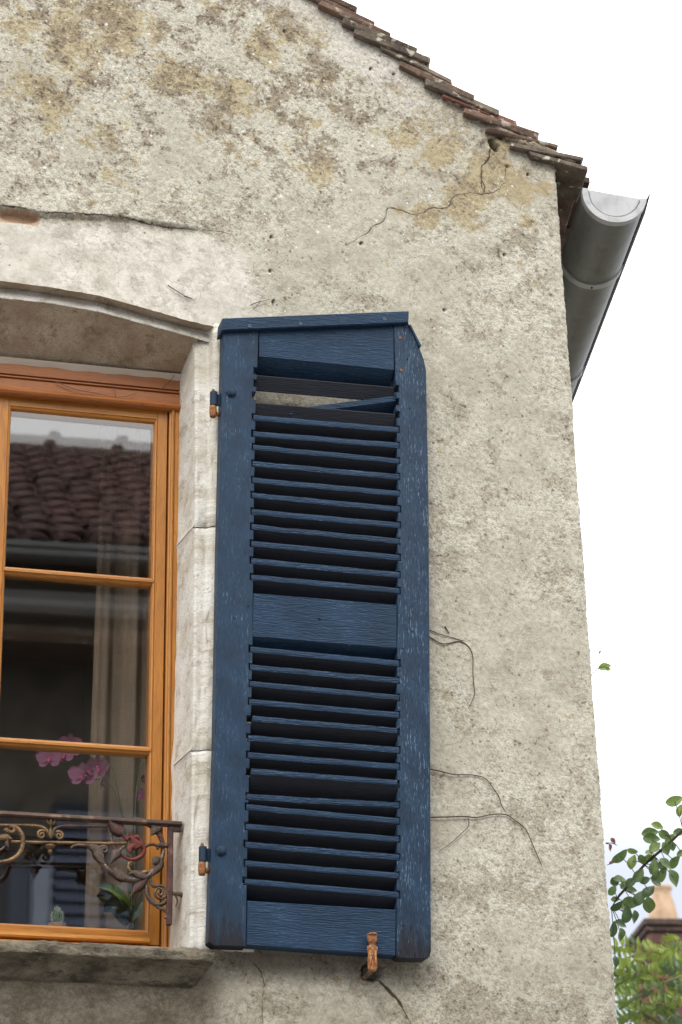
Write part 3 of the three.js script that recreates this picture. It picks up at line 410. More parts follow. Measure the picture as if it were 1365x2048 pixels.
// ------------------------------------------------------------ window
{
  const w = thing('casement_window', 'varnished orange brown wooden casement window under the stone arch', 'window', [WX, 2.90, -0.15]);
  const F = -0.14, put = (name, g, axis, mat = M.oak) => mesh(name, at(uvBox(g, axis, 0.5, Math.random(), Math.random()), w), mat, w);
  const XL = 2 * WX + 0.346;                                       // left edge of the outer frame
  // head of the outer frame: board, double groove, moulded drip
  put('frame_head', barX([[F - 0.05, 4.262], [F, 4.262], [F, 4.2305], [F - 0.005, 4.2295], [F - 0.005, 4.2265], [F + 0.001, 4.2255], [F + 0.001, 4.2225], [F - 0.004, 4.2215], [F - 0.004, 4.218], [F + 0.002, 4.2165], [F + 0.002, 4.195], [F + 0.004, 4.193], [F + 0.010, 4.190], [F + 0.013, 4.184], [F + 0.010, 4.179], [F + 0.004, 4.176], [F - 0.012, 4.176], [F - 0.05, 4.176]], XL, -0.346), 'x', M.oakDark);
  for (const s of [1, -1]) { const X = (x) => s > 0 ? x : 2 * WX - x; const pr = [[-0.343, F - 0.05], [-0.343, F], [-0.3585, F], [-0.3595, F - 0.002], [-0.361, F + 0.0035], [-0.3645, F + 0.0045], [-0.367, F + 0.0025], [-0.368, F - 0.003], [-0.3715, F - 0.004], [-0.372, F - 0.05]].map(([x, z]) => [X(x), z]); put('frame_stile', barY(s > 0 ? pr : pr.reverse(), 2.905, 4.176), 'y'); }
  put('frame_sill', barX([[F - 0.05, 2.915], [F - 0.02, 2.9135], [F + 0.02, 2.9115], [F + 0.026, 2.908], [F + 0.026, 2.880], [F - 0.05, 2.880]], XL, -0.346), 'x');
  const S = F - 0.010, PZ = S - 0.012;                             // face of the sashes, outer pane
  for (const s of [1, -1]) {
    const X = (x) => s > 0 ? x : 2 * WX - x, bx = (x0, x1, a, b) => s > 0 ? [x0, x1] : [2 * WX - x1, 2 * WX - x0];
    const st = [[-0.3745, S - 0.04], [-0.3745, S - 0.002], [-0.376, S], [-0.397, S], [-0.398, S - 0.0025], [-0.400, S - 0.001], [-0.403, S - 0.003], [-0.4055, S - 0.010], [-0.4055, S - 0.04]].map(([x, z]) => [X(x), z]);
    put('sash_stile', barY(s > 0 ? st : st.reverse(), 2.9215, 4.183), 'y');
    const ms = [[-0.7375, S - 0.04], [-0.7375, S - 0.010], [-0.740, S - 0.003], [-0.7425, S - 0.001], [-0.7445, S - 0.0025], [-0.7455, S], [-0.797, S], [-0.799, S - 0.002], [-0.799, S - 0.04]].map(([x, z]) => [X(x), z]);
    put('meeting_stile', barY(s > 0 ? ms : ms.reverse(), 2.9215, 4.183), 'y');
    const [a0, a1] = bx(-0.745, -0.398);
    put('top_rail', barX([[S - 0.04, 4.183], [S - 0.0015, 4.183], [S - 0.0015, 4.1565], [S - 0.004, 4.1555], [S - 0.002, 4.1535], [S - 0.004, 4.150], [S - 0.010, 4.1475], [S - 0.04, 4.1475]], a0, a1), 'x');
    put('bottom_rail', barX([[S - 0.04, 2.955], [S - 0.010, 2.955], [S - 0.003, 2.9515], [S - 0.0015, 2.949], [S - 0.0015, 2.937], [S + 0.004, 2.9355], [S + 0.011, 2.931], [S + 0.014, 2.926], [S + 0.012, 2.922], [S + 0.006, 2.9205], [S - 0.04, 2.9205]], a0, a1), 'x');
    for (const y of [3.756, 3.358]) put('glazing_bar', barX([[S - 0.03, y + 0.010], [S - 0.012, y + 0.010], [S - 0.005, y + 0.0065], [S - 0.004, y + 0.0035], [S, y + 0.002], [S, y - 0.003], [S - 0.004, y - 0.0045], [S - 0.006, y - 0.0085], [S - 0.012, y - 0.011], [S - 0.03, y - 0.011]], ...bx(-0.742, -0.401)), 'x');
    for (const [y0, y1] of [[2.95, 3.350], [3.364, 3.748], [3.762, 4.152]]) for (const k of [0, 1]) {
      const [p0, p1] = bx(-0.742, -0.401), g = new THREE.PlaneGeometry(p1 - p0, y1 - y0).rotateX(k ? -0.0016 : 0.0003).rotateY(k ? 0.0009 : 0).translate((p0 + p1) / 2, (y0 + y1) / 2, PZ - 0.016 * k);
      mesh('pane', at(g, w), M.glass, w);
    }
  }
}
// ------------------------------------------------------------ shutter
{
  const sh = thing('louvred_shutter', 'old navy blue louvred wooden shutter with broken top slats hung open on the wall', 'shutter', [-0.30, 2.88, 0.04]);
  const Z0 = 0.022, Z1 = 0.06, r = rng(5);
  const put = (name, g, axis, mat = M.paint, label) => mesh(name, at(uvBox(g, axis, 0.42, r(), r()), sh), mat, sh, label);
  const stileUV = (g, x0) => { g = uvBox(g, 'y', 1); const P = g.attributes.position, U = g.attributes.uv, N = g.attributes.normal; for (let i = 0; i < P.count; i++) U.setXY(i, (P.getX(i) - x0 - (P.getY(i) - 2.87) * 0.014 + (P.getZ(i) - 0.06) * 0.9) / 0.105, (P.getY(i) - 2.868) / 1.52); return g; };
  const IL = [[2.883, -0.231], [3.087, -0.229], [3.535, -0.219], [3.888, -0.217], [4.133, -0.213], [4.302, -0.206]], IR = [[2.877, 0.096], [3.106, 0.102], [3.561, 0.110], [3.919, 0.118], [4.167, 0.118], [4.357, 0.115]];
  const xl = (y) => lerpPts(IL, y), xr = (y) => lerpPts(IR, y);
  const UP = [[-0.2112, 4.0957], [0.1195, 4.1], [-0.2111, 4.0557], [0.1189, 4.0608], [-0.211, 4.0229], [0.1182, 4.0218], [-0.2109, 3.9828], [0.1175, 3.9829], [-0.2109, 3.9428], [0.1168, 3.9425], [-0.2108, 3.9066], [0.1162, 3.904], [-0.2107, 3.867], [0.1155, 3.8652], [-0.2106, 3.8306], [0.1148, 3.8258], [-0.2105, 3.7905], [0.1141, 3.7869], [-0.2104, 3.7501], [0.1134, 3.7452], [-0.2103, 3.7113], [0.1128, 3.7072]];
  const LO = [[-0.2181, 3.5434], [0.1098, 3.5366], [-0.2188, 3.5021], [0.1091, 3.4962], [-0.2187, 3.4644], [0.1084, 3.4568], [-0.2198, 3.4239], [0.1078, 3.4167], [-0.2177, 3.3826], [0.1038, 3.3778], [-0.2216, 3.3418], [0.1064, 3.3363], [-0.2223, 3.3032], [0.1057, 3.2989], [-0.2201, 3.2641], [0.1017, 3.2594], [-0.2244, 3.2102], [0.1042, 3.2123], [-0.2251, 3.1879], [0.1057, 3.1764], [-0.227, 3.1448], [0.105, 3.136], [-0.228, 3.1054], [0.1043, 3.0963], [-0.2279, 3.0644], [0.1036, 3.056], [-0.2293, 3.0251], [0.1028, 3.0139]];
  const rows = []; for (let i = 0; i < UP.length; i += 2) rows.push([UP[i][1], UP[i + 1][1], 0]); for (let i = 0; i < LO.length; i += 2) rows.push([LO[i][1], LO[i + 1][1], i === 8 ? 1 : i === 14 ? 2 : 0]);
  const notchL = [4.205, 4.174, 4.143].concat(rows.map((q) => q[0] - 0.006)), notchR = [4.196, 4.163, 4.131].concat(rows.map((q) => q[1] - 0.006));
  // hanging stile, its inner edge cut for every slat
  {
    const p = [[-0.300, 2.878], [-0.311, 2.886], [-0.301, 3.303], [-0.297, 3.762], [-0.289, 4.300], [-0.206, 4.312]];
    for (const y of [...notchL].sort((a, b) => b - a)) { const x = xl(y), d = 0.006 + r() * 0.003; p.push([x + r() * 0.001, y + 0.0085], [x - d, y + 0.008 + r() * 0.001], [x - d, y - 0.0075], [x + r() * 0.001, y - 0.0085]); }
    p.push([-0.2315, 2.879]);
    mesh('stile', at(stileUV(prism(p, Z0, Z1, 0.0016), -0.315), sh), M.stileLeft, sh);
  }
  {
    const p = [[0.150, 4.368], [0.174, 4.312], [0.186, 4.278], [0.191, 4.250], [0.190, 3.926], [0.181, 3.335], [0.173, 2.89], [0.170, 2.878], [0.162, 2.8715], [0.103, 2.870], [0.096, 2.874]];
    for (const y of [...notchR].sort((a, b) => a - b)) { const x = xr(y), d = 0.005 + r() * 0.003; p.push([x, y - 0.0085], [x + d, y - 0.008], [x + d, y + 0.0075], [x, y + 0.0085]); }
    p.push([0.115, 4.362]);
    mesh('stile', at(stileUV(prism(p.reverse(), Z0, Z1, 0.0016), 0.092), sh), M.stileRight, sh, 'worn right stile with rubbed grain, painted pale gloss and a slanted top corner');
  }
  const zr = Z1 - 0.0015;
  const rail = (bl, br, tr, tl, drop) => { const q = []; for (const [x, y, d] of [[...bl, drop], [...br, drop], [...tr, 0], [...tl, 0]]) q.push(new THREE.Vector3(x, y, zr), new THREE.Vector3(x, y - d, Z0)); return new ConvexGeometry(q); };
  put('top_rail', rail([-0.2052, 4.2435], [0.1135, 4.2435], [0.1145, 4.362], [-0.2045, 4.312], 0.031), 'x');
  put('middle_rail', rail([-0.2185, 3.568], [0.1085, 3.5655], [0.1105, 3.667], [-0.2165, 3.668], 0.030), 'x');
  put('bottom_rail', prism([[-0.2300, 2.883], [0.0950, 2.876], [0.0975, 2.975], [-0.2285, 2.978]], Z0, zr, 0.0015), 'x');
  // slats with plumb front edges that slope back and down towards the wall
  function slat(yl, yr, kind, x0 = xl(yl) - 0.004, x1 = xr(yr) + 0.004) {
    const h = 0.0118 + r() * 0.0012, dz = (kind ? 0.007 : 0) + (r() - 0.5) * 0.0012, f = Z1 - 0.001 + dz, dy = kind ? 0.001 : 0, L = x1 - x0, j = () => (r() - 0.5) * 0.0012;
    const n = 14, prof = [[f, 0], [f, -h], [f - 0.033, -h - 0.029 - (kind === 2 ? 0.006 : 0)], [f - 0.033, -0.029]];
    const warp = r() * 9, nick = r() < 0.4 ? r() : -1;
    const part = (v0, v1, nv) => grid(n, nv, (u, vv) => { const v = mix(v0, v1, vv), q = v * 4 * 0.99999, k = Math.floor(q), t = q - k, A = prof[k], B = prof[(k + 1) % 4], e = 0.0011, z0 = mix(A[0], B[0], t), y0 = mix(A[1], B[1], t), x = x0 + u * L;
      const near = Math.min(t, 1 - t) < 0.01 ? e * 0.5 : 0, w = 0.0004 * noise(x * 14 + warp, k * 3.1) + 0.0003 * noise(x * 90 + warp, k);
      return [x, mix(yl, yr, u) + y0 + dy + w - (k < 1 && Math.abs(u - nick) < 0.05 ? 0.0012 : 0), z0 + w - near]; }, () => [0, 0]);
    const caps = []; for (const u of [0, 1]) { const x = x0 + u * L, y = mix(yl, yr, u) + dy; caps.push(new ConvexGeometry([-0.0004, 0.0004].flatMap((d) => prof.map(([z, yy]) => new THREE.Vector3(x + d, y + yy, z))))); }
    const bare = (q) => { q = q.index ? q.toNonIndexed() : q; for (const k of Object.keys(q.attributes)) if (k !== 'position') q.deleteAttribute(k); return q; }, ou = r(), ov = r();
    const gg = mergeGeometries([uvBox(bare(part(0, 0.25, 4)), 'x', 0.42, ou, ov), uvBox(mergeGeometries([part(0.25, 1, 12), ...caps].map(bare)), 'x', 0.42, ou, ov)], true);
    mesh('slat', at(gg, sh), [r() < 0.4 ? M.paintWorn : M.paint, M.paintShaded], sh, kind ? 'slat sprung forward of its neighbours' : undefined);
  }
  for (const [a, b, k] of rows) k ? slat(a, b, k, xl(a) + 0.003, xr(b) - 0.002) : slat(a, b, 0);
  // the disordered slats at the top
  const loose = (L, Rr, len, w, t, tilt, z, mat, label) => { const a = new THREE.Vector3(...L), b = new THREE.Vector3(...Rr), d = b.clone().sub(a), g = hullBox(d.length(), w, t, 0.0015).rotateX(tilt); g.applyMatrix4(new THREE.Matrix4().makeRotationZ(Math.atan2(d.y, d.x))); g.translate((a.x + b.x) / 2, (a.y + b.y) / 2, z); put('slat', g, 'x', mat, label); };
  loose([-0.214, 4.184, 0], [0.117, 4.188, 0], 0, 0.036, 0.011, 0.42, 0.040, M.paintShaded, 'slat turned face down above the gap');
  loose([-0.215, 4.116, 0], [0.117, 4.121, 0], 0, 0.030, 0.011, 0.42, 0.046, M.paintShaded, 'slat turned face down below the gap');
  { const P = [[-0.1022, 4.1283], [0.1203, 4.1824]]; const g = grid(1, 1, () => [0, 0, 0]); const a = P[0], b = P[1], h = 0.013, f = 0.050; const q = []; for (const [x, y] of [[a[0] - 0.03, a[1] - 0.006], [b[0], b[1]]]) for (const [z, yy] of [[f, 0], [f, -h], [f - 0.028, -h - 0.027], [f - 0.028, -0.027]]) q.push(new THREE.Vector3(x, y + yy, z)); put('slat', new ConvexGeometry(q), 'x', M.paint, 'broken slat fallen aslant across the gap'); }
  // weather strips nailed over the sloping top
  put('weather_strip', prism([[-0.296, 4.292], [0.1475, 4.361], [0.1490, 4.392], [-0.2935, 4.3235]], Z0 - 0.004, Z1 + 0.012, 0.0025), 'x', M.paint);
  put('weather_strip', prism([[0.1505, 4.359], [0.1545, 4.3605], [0.1795, 4.3085], [0.1755, 4.304]], Z0 - 0.004, Z1 + 0.006, 0.001), 'y', M.paint);
  // nails, screws
  const NAILS = [[-0.2288, 3.6377], [-0.2589, 3.6062], [0.145, 3.6067], [0.1223, 3.5651], [0.1495, 4.1499], [0.1299, 4.3252], [0.1309, 4.2425], [0.1458, 4.2733], [0.1133, 2.9426], [-0.067, 3.6204]];
  NAILS.forEach(([x, y], i) => mesh('nail', at(new THREE.SphereGeometry(i > 4 && i < 7 ? 0.0042 : 0.0028, 8, 6).scale(1, 1, 0.5).translate(x, y, Z1), sh), i > 4 && i < 7 ? M.rust : M.paintDark, sh));
  for (const [x, y] of [[-0.1105, 4.3299], [0.0899, 4.3638], [-0.2303, 4.3102]]) { mesh('screw', at(new THREE.TorusGeometry(0.0027, 0.0008, 6, 12).translate(x, y, 0.0722), sh), M.zinc, sh); }
  // hinges: domed bolt, knuckle, rusty pin
  for (const [bx, by, kx, ky] of [[-0.270, 4.145, -0.3075, 4.132], [-0.286, 3.082, -0.3225, 3.076]]) {
    const b = mesh('hinge_bolt', at(new THREE.SphereGeometry(0.0122, 7, 5).rotateX(Math.PI / 2).scale(1, 1, 0.75).translate(bx, by, Z1 + 0.0005).toNonIndexed(), sh), M.paintIron, sh); b.geometry.computeVertexNormals();
    const k = mesh('hinge', at(mergeGeometries([new THREE.CylinderGeometry(0.0085, 0.0085, 0.032, 14).translate(kx, ky, 0.046), new THREE.BoxGeometry(0.03, 0.028, 0.005).translate(kx + 0.014, ky, 0.040)]), sh), M.paintIron, sh);
    mesh('hinge_pin', at(new THREE.LatheGeometry([[0, 0.026], [0.003, 0.0235], [0.0055, 0.016], [0.0055, -0.017], [0.0078, -0.0175], [0.0084, -0.03], [0.0076, -0.042], [0.006, -0.0455], [0, -0.046]].map((p) => new THREE.Vector2(...p)), 14).translate(kx - 0.001, ky, 0.045), sh), M.rust, k);
    mesh('gudgeon', at(tube([[kx, ky - 0.034, 0.043], [kx + 0.018, ky - 0.032, 0.03], [kx + 0.03, ky - 0.032, -0.03]], 0.006, 10, 8), sh), M.rust, k);
  }
}
// ------------------------------------------------------------ shutter catch: a rusty bust on a stem that holds the shutter's foot
{
  const [cx, top] = [[0.0396, 2.9184]][0], c = thing('shutter_catch', 'rusty cast iron shutter catch shaped like a small capped bust', 'shutter catch', [cx, 2.84, 0.05]);
  const prof = [[0.0005, 0.0425], [0.0095, 0.0415], [0.0112, 0.0395], [0.0105, 0.038], [0.0095, 0.036], [0.0098, 0.031], [0.0088, 0.0255], [0.0066, 0.021], [0.0058, 0.0185], [0.0068, 0.0165], [0.0105, 0.0135], [0.0115, 0.010], [0.0100, 0.005], [0.0088, -0.002], [0.0096, -0.015], [0.0100, -0.030], [0.0085, -0.037], [0.0005, -0.040]];
  const g = new THREE.LatheGeometry(prof.reverse().map((p) => new THREE.Vector2(...p)), 20); { const P = g.attributes.position; for (let i = 0; i < P.count; i++) { const y = P.getY(i), z = P.getZ(i); P.setX(i, P.getX(i) * 1.08); P.setZ(i, z * 0.7 + (z > 0 && y > 0.022 && y < 0.035 ? 0.0022 : 0)); } g.computeVertexNormals(); }
  const sh = mesh('bust', g.translate(0, top - 2.84 - 0.043, 0.022), M.rust, c); const by = top - 2.84 - 0.043;
  mesh('brow', tube([[-0.0108, by + 0.0395, 0.024], [-0.006, by + 0.041, 0.0305], [0, by + 0.0415, 0.032], [0.006, by + 0.041, 0.0305], [0.0108, by + 0.0395, 0.024]], 0.0014, 14, 6), M.rust, sh);
  mesh('face', mergeGeometries([new THREE.SphereGeometry(0.0062, 12, 10).scale(1, 1.15, 0.7).translate(0, by + 0.030, 0.0262), new THREE.SphereGeometry(0.0014, 8, 6).scale(1, 2, 1.3).translate(0, by + 0.0295, 0.0306), new THREE.SphereGeometry(0.0011, 8, 6).translate(-0.0026, by + 0.0322, 0.0300), new THREE.SphereGeometry(0.0011, 8, 6).translate(0.0026, by + 0.0322, 0.0300)]), M.rust, sh);
  for (const s of [-1, 1]) mesh('lapel', tube([[s * 0.0066, by + 0.006, 0.0275], [s * 0.0052, by - 0.010, 0.0292], [s * 0.0060, by - 0.028, 0.0285]], 0.0022, 12, 6), M.rust, sh);
  mesh('stem', tube([[0, by - 0.033, 0.018], [0, by - 0.036, 0.0], [0, by - 0.037, -0.05], [0, by - 0.037, -0.09]], 0.0055, 20, 8), M.ironBrown, c);
  c.scale.setScalar(1.0);
}
// ------------------------------------------------------------ cast iron railing
{
  const Z = -0.07, TR = [[-0.7405, 3.1761], [-0.7401, 3.1646], [-0.3501, 3.193], [-0.3499, 3.1805], [-0.3764, 3.1838], [-0.3628, 2.9463], [-0.7395, 3.1485], [-0.7392, 3.1415], [-0.7194, 3.1132], [-0.7192, 3.1068]], rl = thing('window_railing', 'rusty cast iron window guard rail with scrolls, leaves and a red flower', 'railing', [WX, TR[5][1], Z]);
  const put = (name, g, mat, parent = rl, label) => mesh(name, at(g, rl), mat, parent, label), n = 0.0036;
  const xEnd = TR[2][0], y0 = TR[1][1], y1 = TR[0][1], xp = TR[4][0] + 0.006;
  const hr = put('top_rail', barX([[Z - 0.011, y0 + 0.002], [Z - 0.010, y1 - 0.003], [Z - 0.004, y1], [Z + 0.005, y1], [Z + 0.011, y1 - 0.003], [Z + 0.012, y0 + 0.003], [Z + 0.009, y0], [Z - 0.009, y0]], -1.26, xEnd + 0.004), M.ironBrown);
  put('end_lug', uvBox(box(xp + 0.002, xEnd + 0.004, y0 - 0.012, y0 - 0.001, Z - 0.006, Z + 0.006)), M.ironOx, hr);
  put('post', uvBox(box(xp - 0.006, xp + 0.0065, TR[5][1], y0 - 0.0005, Z - 0.007, Z + 0.007, 0.0025)), M.ironOx);
  const lug = put('wall_anchor', tube([[xp, 0, 0], [xp + 0.012, 0.003, 0], [xp + 0.03, 0.0, -0.002], [xp + 0.036, -0.006, -0.004]].map((p) => [p[0], p[1] + [[-0.3631, 3.0139]][0][1], Z + p[2]]), (t) => 0.0035 + 0.003 * t, 16, 8), M.ironBrown);
  put('anchor_leaf', tube(z3([[-0.3632, 3.0212], [-0.3567, 3.012], [-0.3527, 3.001], [-0.3564, 2.988]], Z), (t) => 0.003 * (1 - 0.6 * t), 12, 6), M.ironBrown, lug);
  // two rods that break into the small palmette
  put('rod', tube(z3([[-1.25, TR[6][1] - 0.004], ...[[-0.7394, 3.1453], [-0.7018, 3.1469], [-0.6642, 3.1485], [-0.6452, 3.1451], [-0.6339, 3.1345], [-0.6304, 3.1228]]], Z), n, 60, 8), M.ironGold);
  put('rod', tube(z3([[-0.6294, 3.1229], [-0.6273, 3.1349], [-0.6163, 3.1475], [-0.6012, 3.1516], [-0.5633, 3.1535], [-0.5045, 3.1567]], Z), n, 60, 8), M.ironBrown);
  put('rod', tube(z3([...[[-0.7194, 3.1106], [-0.6693, 3.1119], [-0.6301, 3.1135], [-0.5749, 3.1158], [-0.518, 3.1181], [-0.4633, 3.1215]]], Z), n, 60, 8), M.ironGold);
  const pal = put('palmette', blade(z3([[-0.6303, 3.1203], [-0.6306, 3.1315], [-0.6311, 3.146], [-0.6315, 3.162], [-0.6318, 3.1711]], Z + 0.003), (v) => 0.0085 * Math.sin(Math.PI * Math.min(1, v * 1.0 + 0.08)) * (0.65 + 0.5 * Math.sin(v * 9)), 0.006, 0.004, 24), M.ironGold);
  for (const s of [-1, 1]) {
    const c = [[-0.6306, 3.1299]][0], o = 0.0187, y = c[1] - 0.0005;
    put('volute', tube(spiral(c[0] + s * o, y, 0.0105, 0.0022, s > 0 ? 2.4 : 0.74, s * -1.55, Z, 30), (t) => 0.0033 * (1 - 0.35 * t), 44, 8), M.ironGold, pal);
    put('petal', blade(z3([[c[0] + s * 0.002, c[1] + 0.022], [c[0] + s * 0.0075, c[1] + 0.029], [c[0] + s * 0.0085, c[1] + 0.036]], Z + 0.002), (v) => 0.0042 * Math.sin(Math.PI * (0.15 + 0.85 * v)), 0.004), M.ironGold, pal);
  }
  { const b = [[-0.6303, 3.1106], [-0.6296, 3.0876]]; const hgt = b[0][1] - b[1][1]; put('finial', new THREE.LatheGeometry([[0.0003, 0], [0.002, 0.03], [0.0035, 0.14], [0.0055, 0.28], [0.004, 0.42], [0.0035, 0.5], [0.0085, 0.62], [0.0115, 0.78], [0.0105, 0.88], [0.005, 0.93], [0.0035, 1.0], [0.0003, 1.02]].map(([x, y]) => new THREE.Vector2(x, b[1][1] + y * hgt)), 14).translate(b[0][0], 0, Z), M.ironGold, pal); }
  // round scroll at the left edge of the picture
  const ring = put('scroll', tube(z3([[-0.7209, 3.1358], [-0.7163, 3.1307], [-0.7089, 3.134], [-0.7105, 3.1425], [-0.7199, 3.1423], [-0.7159, 3.1448], [-0.7064, 3.1428], [-0.6951, 3.1325], [-0.6896, 3.1175], [-0.6902, 3.1008], [-0.6972, 3.0838], [-0.7117, 3.0715], [-0.7302, 3.0651], [-0.755, 3.0627], [-0.774, 3.0737]], Z + 0.002), (t) => 0.0030 + 0.0022 * Math.sin(Math.PI * t), 90, 8), M.ironGold);
  const bud = put('leaf', blade(z3([[-0.7138, 3.1138], [-0.7258, 3.1173], [-0.7382, 3.1146], [-0.7505, 3.1101]], Z + 0.006), (v) => 0.0085 * Math.sin(Math.PI * (0.1 + 0.9 * v)), 0.006), M.ironGold, ring);
  put('leaf', blade(z3([[-0.7227, 3.1156], [-0.7235, 3.1053], [-0.72, 3.0943]], Z + 0.006), (v) => 0.005 * Math.sin(Math.PI * (0.1 + 0.9 * v)), 0.004), M.ironGrey, ring);
  put('leaf', blade(z3([[-0.7225, 3.1277], [-0.7258, 3.1333], [-0.7326, 3.1319]], Z + 0.006), (v) => 0.006 * Math.sin(Math.PI * (0.1 + 0.9 * v)), 0.004), M.ironGold, ring);
  put('stalk', tube(z3([[-0.7283, 3.0986], [-0.7343, 3.0919], [-0.7435, 3.0875]], Z + 0.004), 0.003, 12, 6), M.ironGrey, ring);
  // the big corner scroll: upper ox-red arm
  const arm = put('scroll', tube(z3([[-0.4805, 3.1549], [-0.475, 3.1649], [-0.4617, 3.1716], [-0.4425, 3.1737], [-0.4232, 3.1696], [-0.4069, 3.1592], [-0.3938, 3.1437], [-0.3865, 3.1247], [-0.3863, 3.1117]], Z), (t) => 0.0038 + 0.0028 * Math.sin(Math.PI * t), 60, 10), M.ironOx);
  put('leaf', blade(z3([[-0.4102, 3.1623], [-0.3973, 3.1578], [-0.3903, 3.1628], [-0.3885, 3.1714]], Z + 0.003), (v) => 0.0075 * Math.pow(1 - v, 0.7), 0.005), M.ironGrey, arm);
  put('leaf', blade(z3([[-0.3941, 3.158], [-0.4049, 3.1528], [-0.4099, 3.1454], [-0.4137, 3.14]], Z + 0.005), (v) => 0.010 * Math.sin(Math.PI * (0.25 + 0.75 * v)), 0.005), M.ironGrey, arm);
  // middle of the right side, tied to the post
  put('tie_band', uvBox(box(...(() => { const q = [[-0.3966, 3.117], [-0.3775, 3.1258]]; return [q[0][0], q[1][0] + 0.002, q[0][1], q[1][1]]; })(), Z - 0.008, Z + 0.008, 0.002)), M.ironGrey, arm);
  const low = put('scroll', tube(z3([[-0.3844, 3.1151], [-0.3861, 3.0988], [-0.3945, 3.0806], [-0.4054, 3.0639], [-0.4179, 3.0513], [-0.4369, 3.0429], [-0.4623, 3.0425], [-0.4847, 3.0483], [-0.5039, 3.0601], [-0.5185, 3.0753], [-0.5294, 3.0923], [-0.5398, 3.1046], [-0.5558, 3.1111], [-0.5732, 3.1113], [-0.5835, 3.1063], [-0.5859, 3.1003]], Z), (t) => (0.0030 + 0.0045 * Math.sin(Math.PI * Math.pow(t, 0.8))) * (1 - 0.35 * Math.max(0, t - 0.8) * 5 * 0.6), 120, 10), M.ironGrey);
  put('leaf', blade(z3([[-0.5169, 3.0722], [-0.5262, 3.0893], [-0.5319, 3.1018], [-0.5463, 3.1084], [-0.5565, 3.111]], Z + 0.004), (v) => 0.0125 * Math.sin(Math.PI * (0.12 + 0.88 * v)) , 0.006, 0.002, 14), M.ironGrey, low);
  put('leaf', blade(z3([[-0.4655, 3.043], [-0.4799, 3.0486], [-0.4881, 3.0593], [-0.4861, 3.07]], Z + 0.005), (v) => 0.013 * Math.sin(Math.PI * (0.2 + 0.8 * v)), 0.006), M.ironGrey, low);
  put('leaf', blade(z3([[-0.4211, 3.047], [-0.4371, 3.0509], [-0.4515, 3.0549], [-0.4618, 3.0496]], Z + 0.006), (v) => 0.010 * Math.sin(Math.PI * (0.2 + 0.8 * v)), 0.006), M.ironGrey, low);
  put('leaf', blade(z3([[-0.3979, 3.0933], [-0.4025, 3.0834], [-0.4082, 3.0782], [-0.4101, 3.0762]], Z + 0.006), (v) => 0.010 * Math.sin(Math.PI * (0.2 + 0.8 * v)), 0.006), M.ironGrey, low);
  put('leaf', blade(z3([[-0.3898, 3.0921], [-0.3922, 3.0775], [-0.4022, 3.0641], [-0.4115, 3.0491]], Z + 0.004), (v) => 0.0095 * Math.sin(Math.PI * (0.1 + 0.9 * v)), 0.005), M.ironGrey, low);
  put('volute', tube(spiral([[-0.5138, 3.1045]][0][0], [[-0.5138, 3.1045]][0][1], 0.0105, 0.0025, 3.6, -1.5, Z, 26), (t) => 0.0028, 44, 8), M.ironGrey, low);
  put('tendril', tube(z3([[-0.5273, 3.085], [-0.5264, 3.1005], [-0.5209, 3.1098]], Z), (t) => 0.0034 - 0.0008 * t, 14, 8), M.ironGrey, low);
  // bud, flower and inner tendrils
  const flower = put('flower', blade(z3([[-0.4351, 3.1161], [-0.4463, 3.1219], [-0.4567, 3.1297], [-0.4647, 3.1305]], Z + 0.008), (v) => 0.0150 * Math.sin(Math.PI * (0.22 + 0.78 * v)), 0.009, 0.004, 14), M.ironRed, rl, 'flower painted dull red');
  put('petal', blade(z3([[-0.4529, 3.1306], [-0.4585, 3.1373], [-0.4618, 3.1446]], Z + 0.008), (v) => 0.0075 * Math.pow(1 - v, 0.8), 0.005), M.ironRed, flower);
  put('petal', blade(z3([[-0.4507, 3.13], [-0.445, 3.1336], [-0.44, 3.1264]], Z + 0.012), (v) => 0.007 * Math.sin(Math.PI * (0.2 + 0.8 * v)), 0.005), M.ironRed, flower);
  put('petal', blade(z3([[-0.4399, 3.1167], [-0.4526, 3.1138], [-0.4598, 3.1059], [-0.4564, 3.0955]], Z + 0.010), (v) => 0.0085 * Math.sin(Math.PI * (0.15 + 0.8 * v)), 0.006), M.ironRed, flower);
  put('petal', blade(z3([[-0.4366, 3.1153], [-0.4446, 3.1116], [-0.4493, 3.1065]], Z + 0.012), (v) => 0.006 * Math.sin(Math.PI * (0.15 + 0.8 * v)), 0.004), M.ironRed, flower);
  put('calyx', tube(z3([[-0.4383, 3.1201], [-0.4293, 3.1141], [-0.4278, 3.1045], [-0.4346, 3.0935], [-0.4457, 3.0877], [-0.4584, 3.087], [-0.4697, 3.0909], [-0.4755, 3.0963]], Z), (t) => 0.0062 - 0.003 * t, 44, 8), M.ironRed, flower);
  put('stalk', tube(z3([[-0.4301, 3.1076], [-0.4254, 3.1153], [-0.4159, 3.1214], [-0.4047, 3.1217], [-0.396, 3.116], [-0.3998, 3.1116]], Z), (t) => 0.0042 - 0.0012 * t, 30, 8), M.ironOx, flower);
  const tulip = put('bud', blade(z3([[-0.4755, 3.1415], [-0.4868, 3.1464], [-0.4991, 3.1576], [-0.508, 3.1701]], Z + 0.006), (v) => 0.0135 * Math.sin(Math.PI * Math.pow(0.18 + 0.82 * v, 0.8)), 0.009, 0.005, 14), M.ironOx);
  put('stalk', tube(z3([[-0.4797, 3.1436], [-0.4705, 3.1334], [-0.4608, 3.1269]], Z + 0.002), 0.0036, 14, 8), M.ironRed, tulip);
  const spear = put('spearhead', blade(z3([[-0.4801, 3.1048], [-0.4873, 3.0957], [-0.4956, 3.0823], [-0.5023, 3.071]], Z + 0.006), (v) => (v < 0.28 ? 0.012 * Math.pow(v / 0.28, 0.5) : 0.012 * (1 - (v - 0.28) / 0.72)), 0.007, 0.003, 14), M.ironGrey);
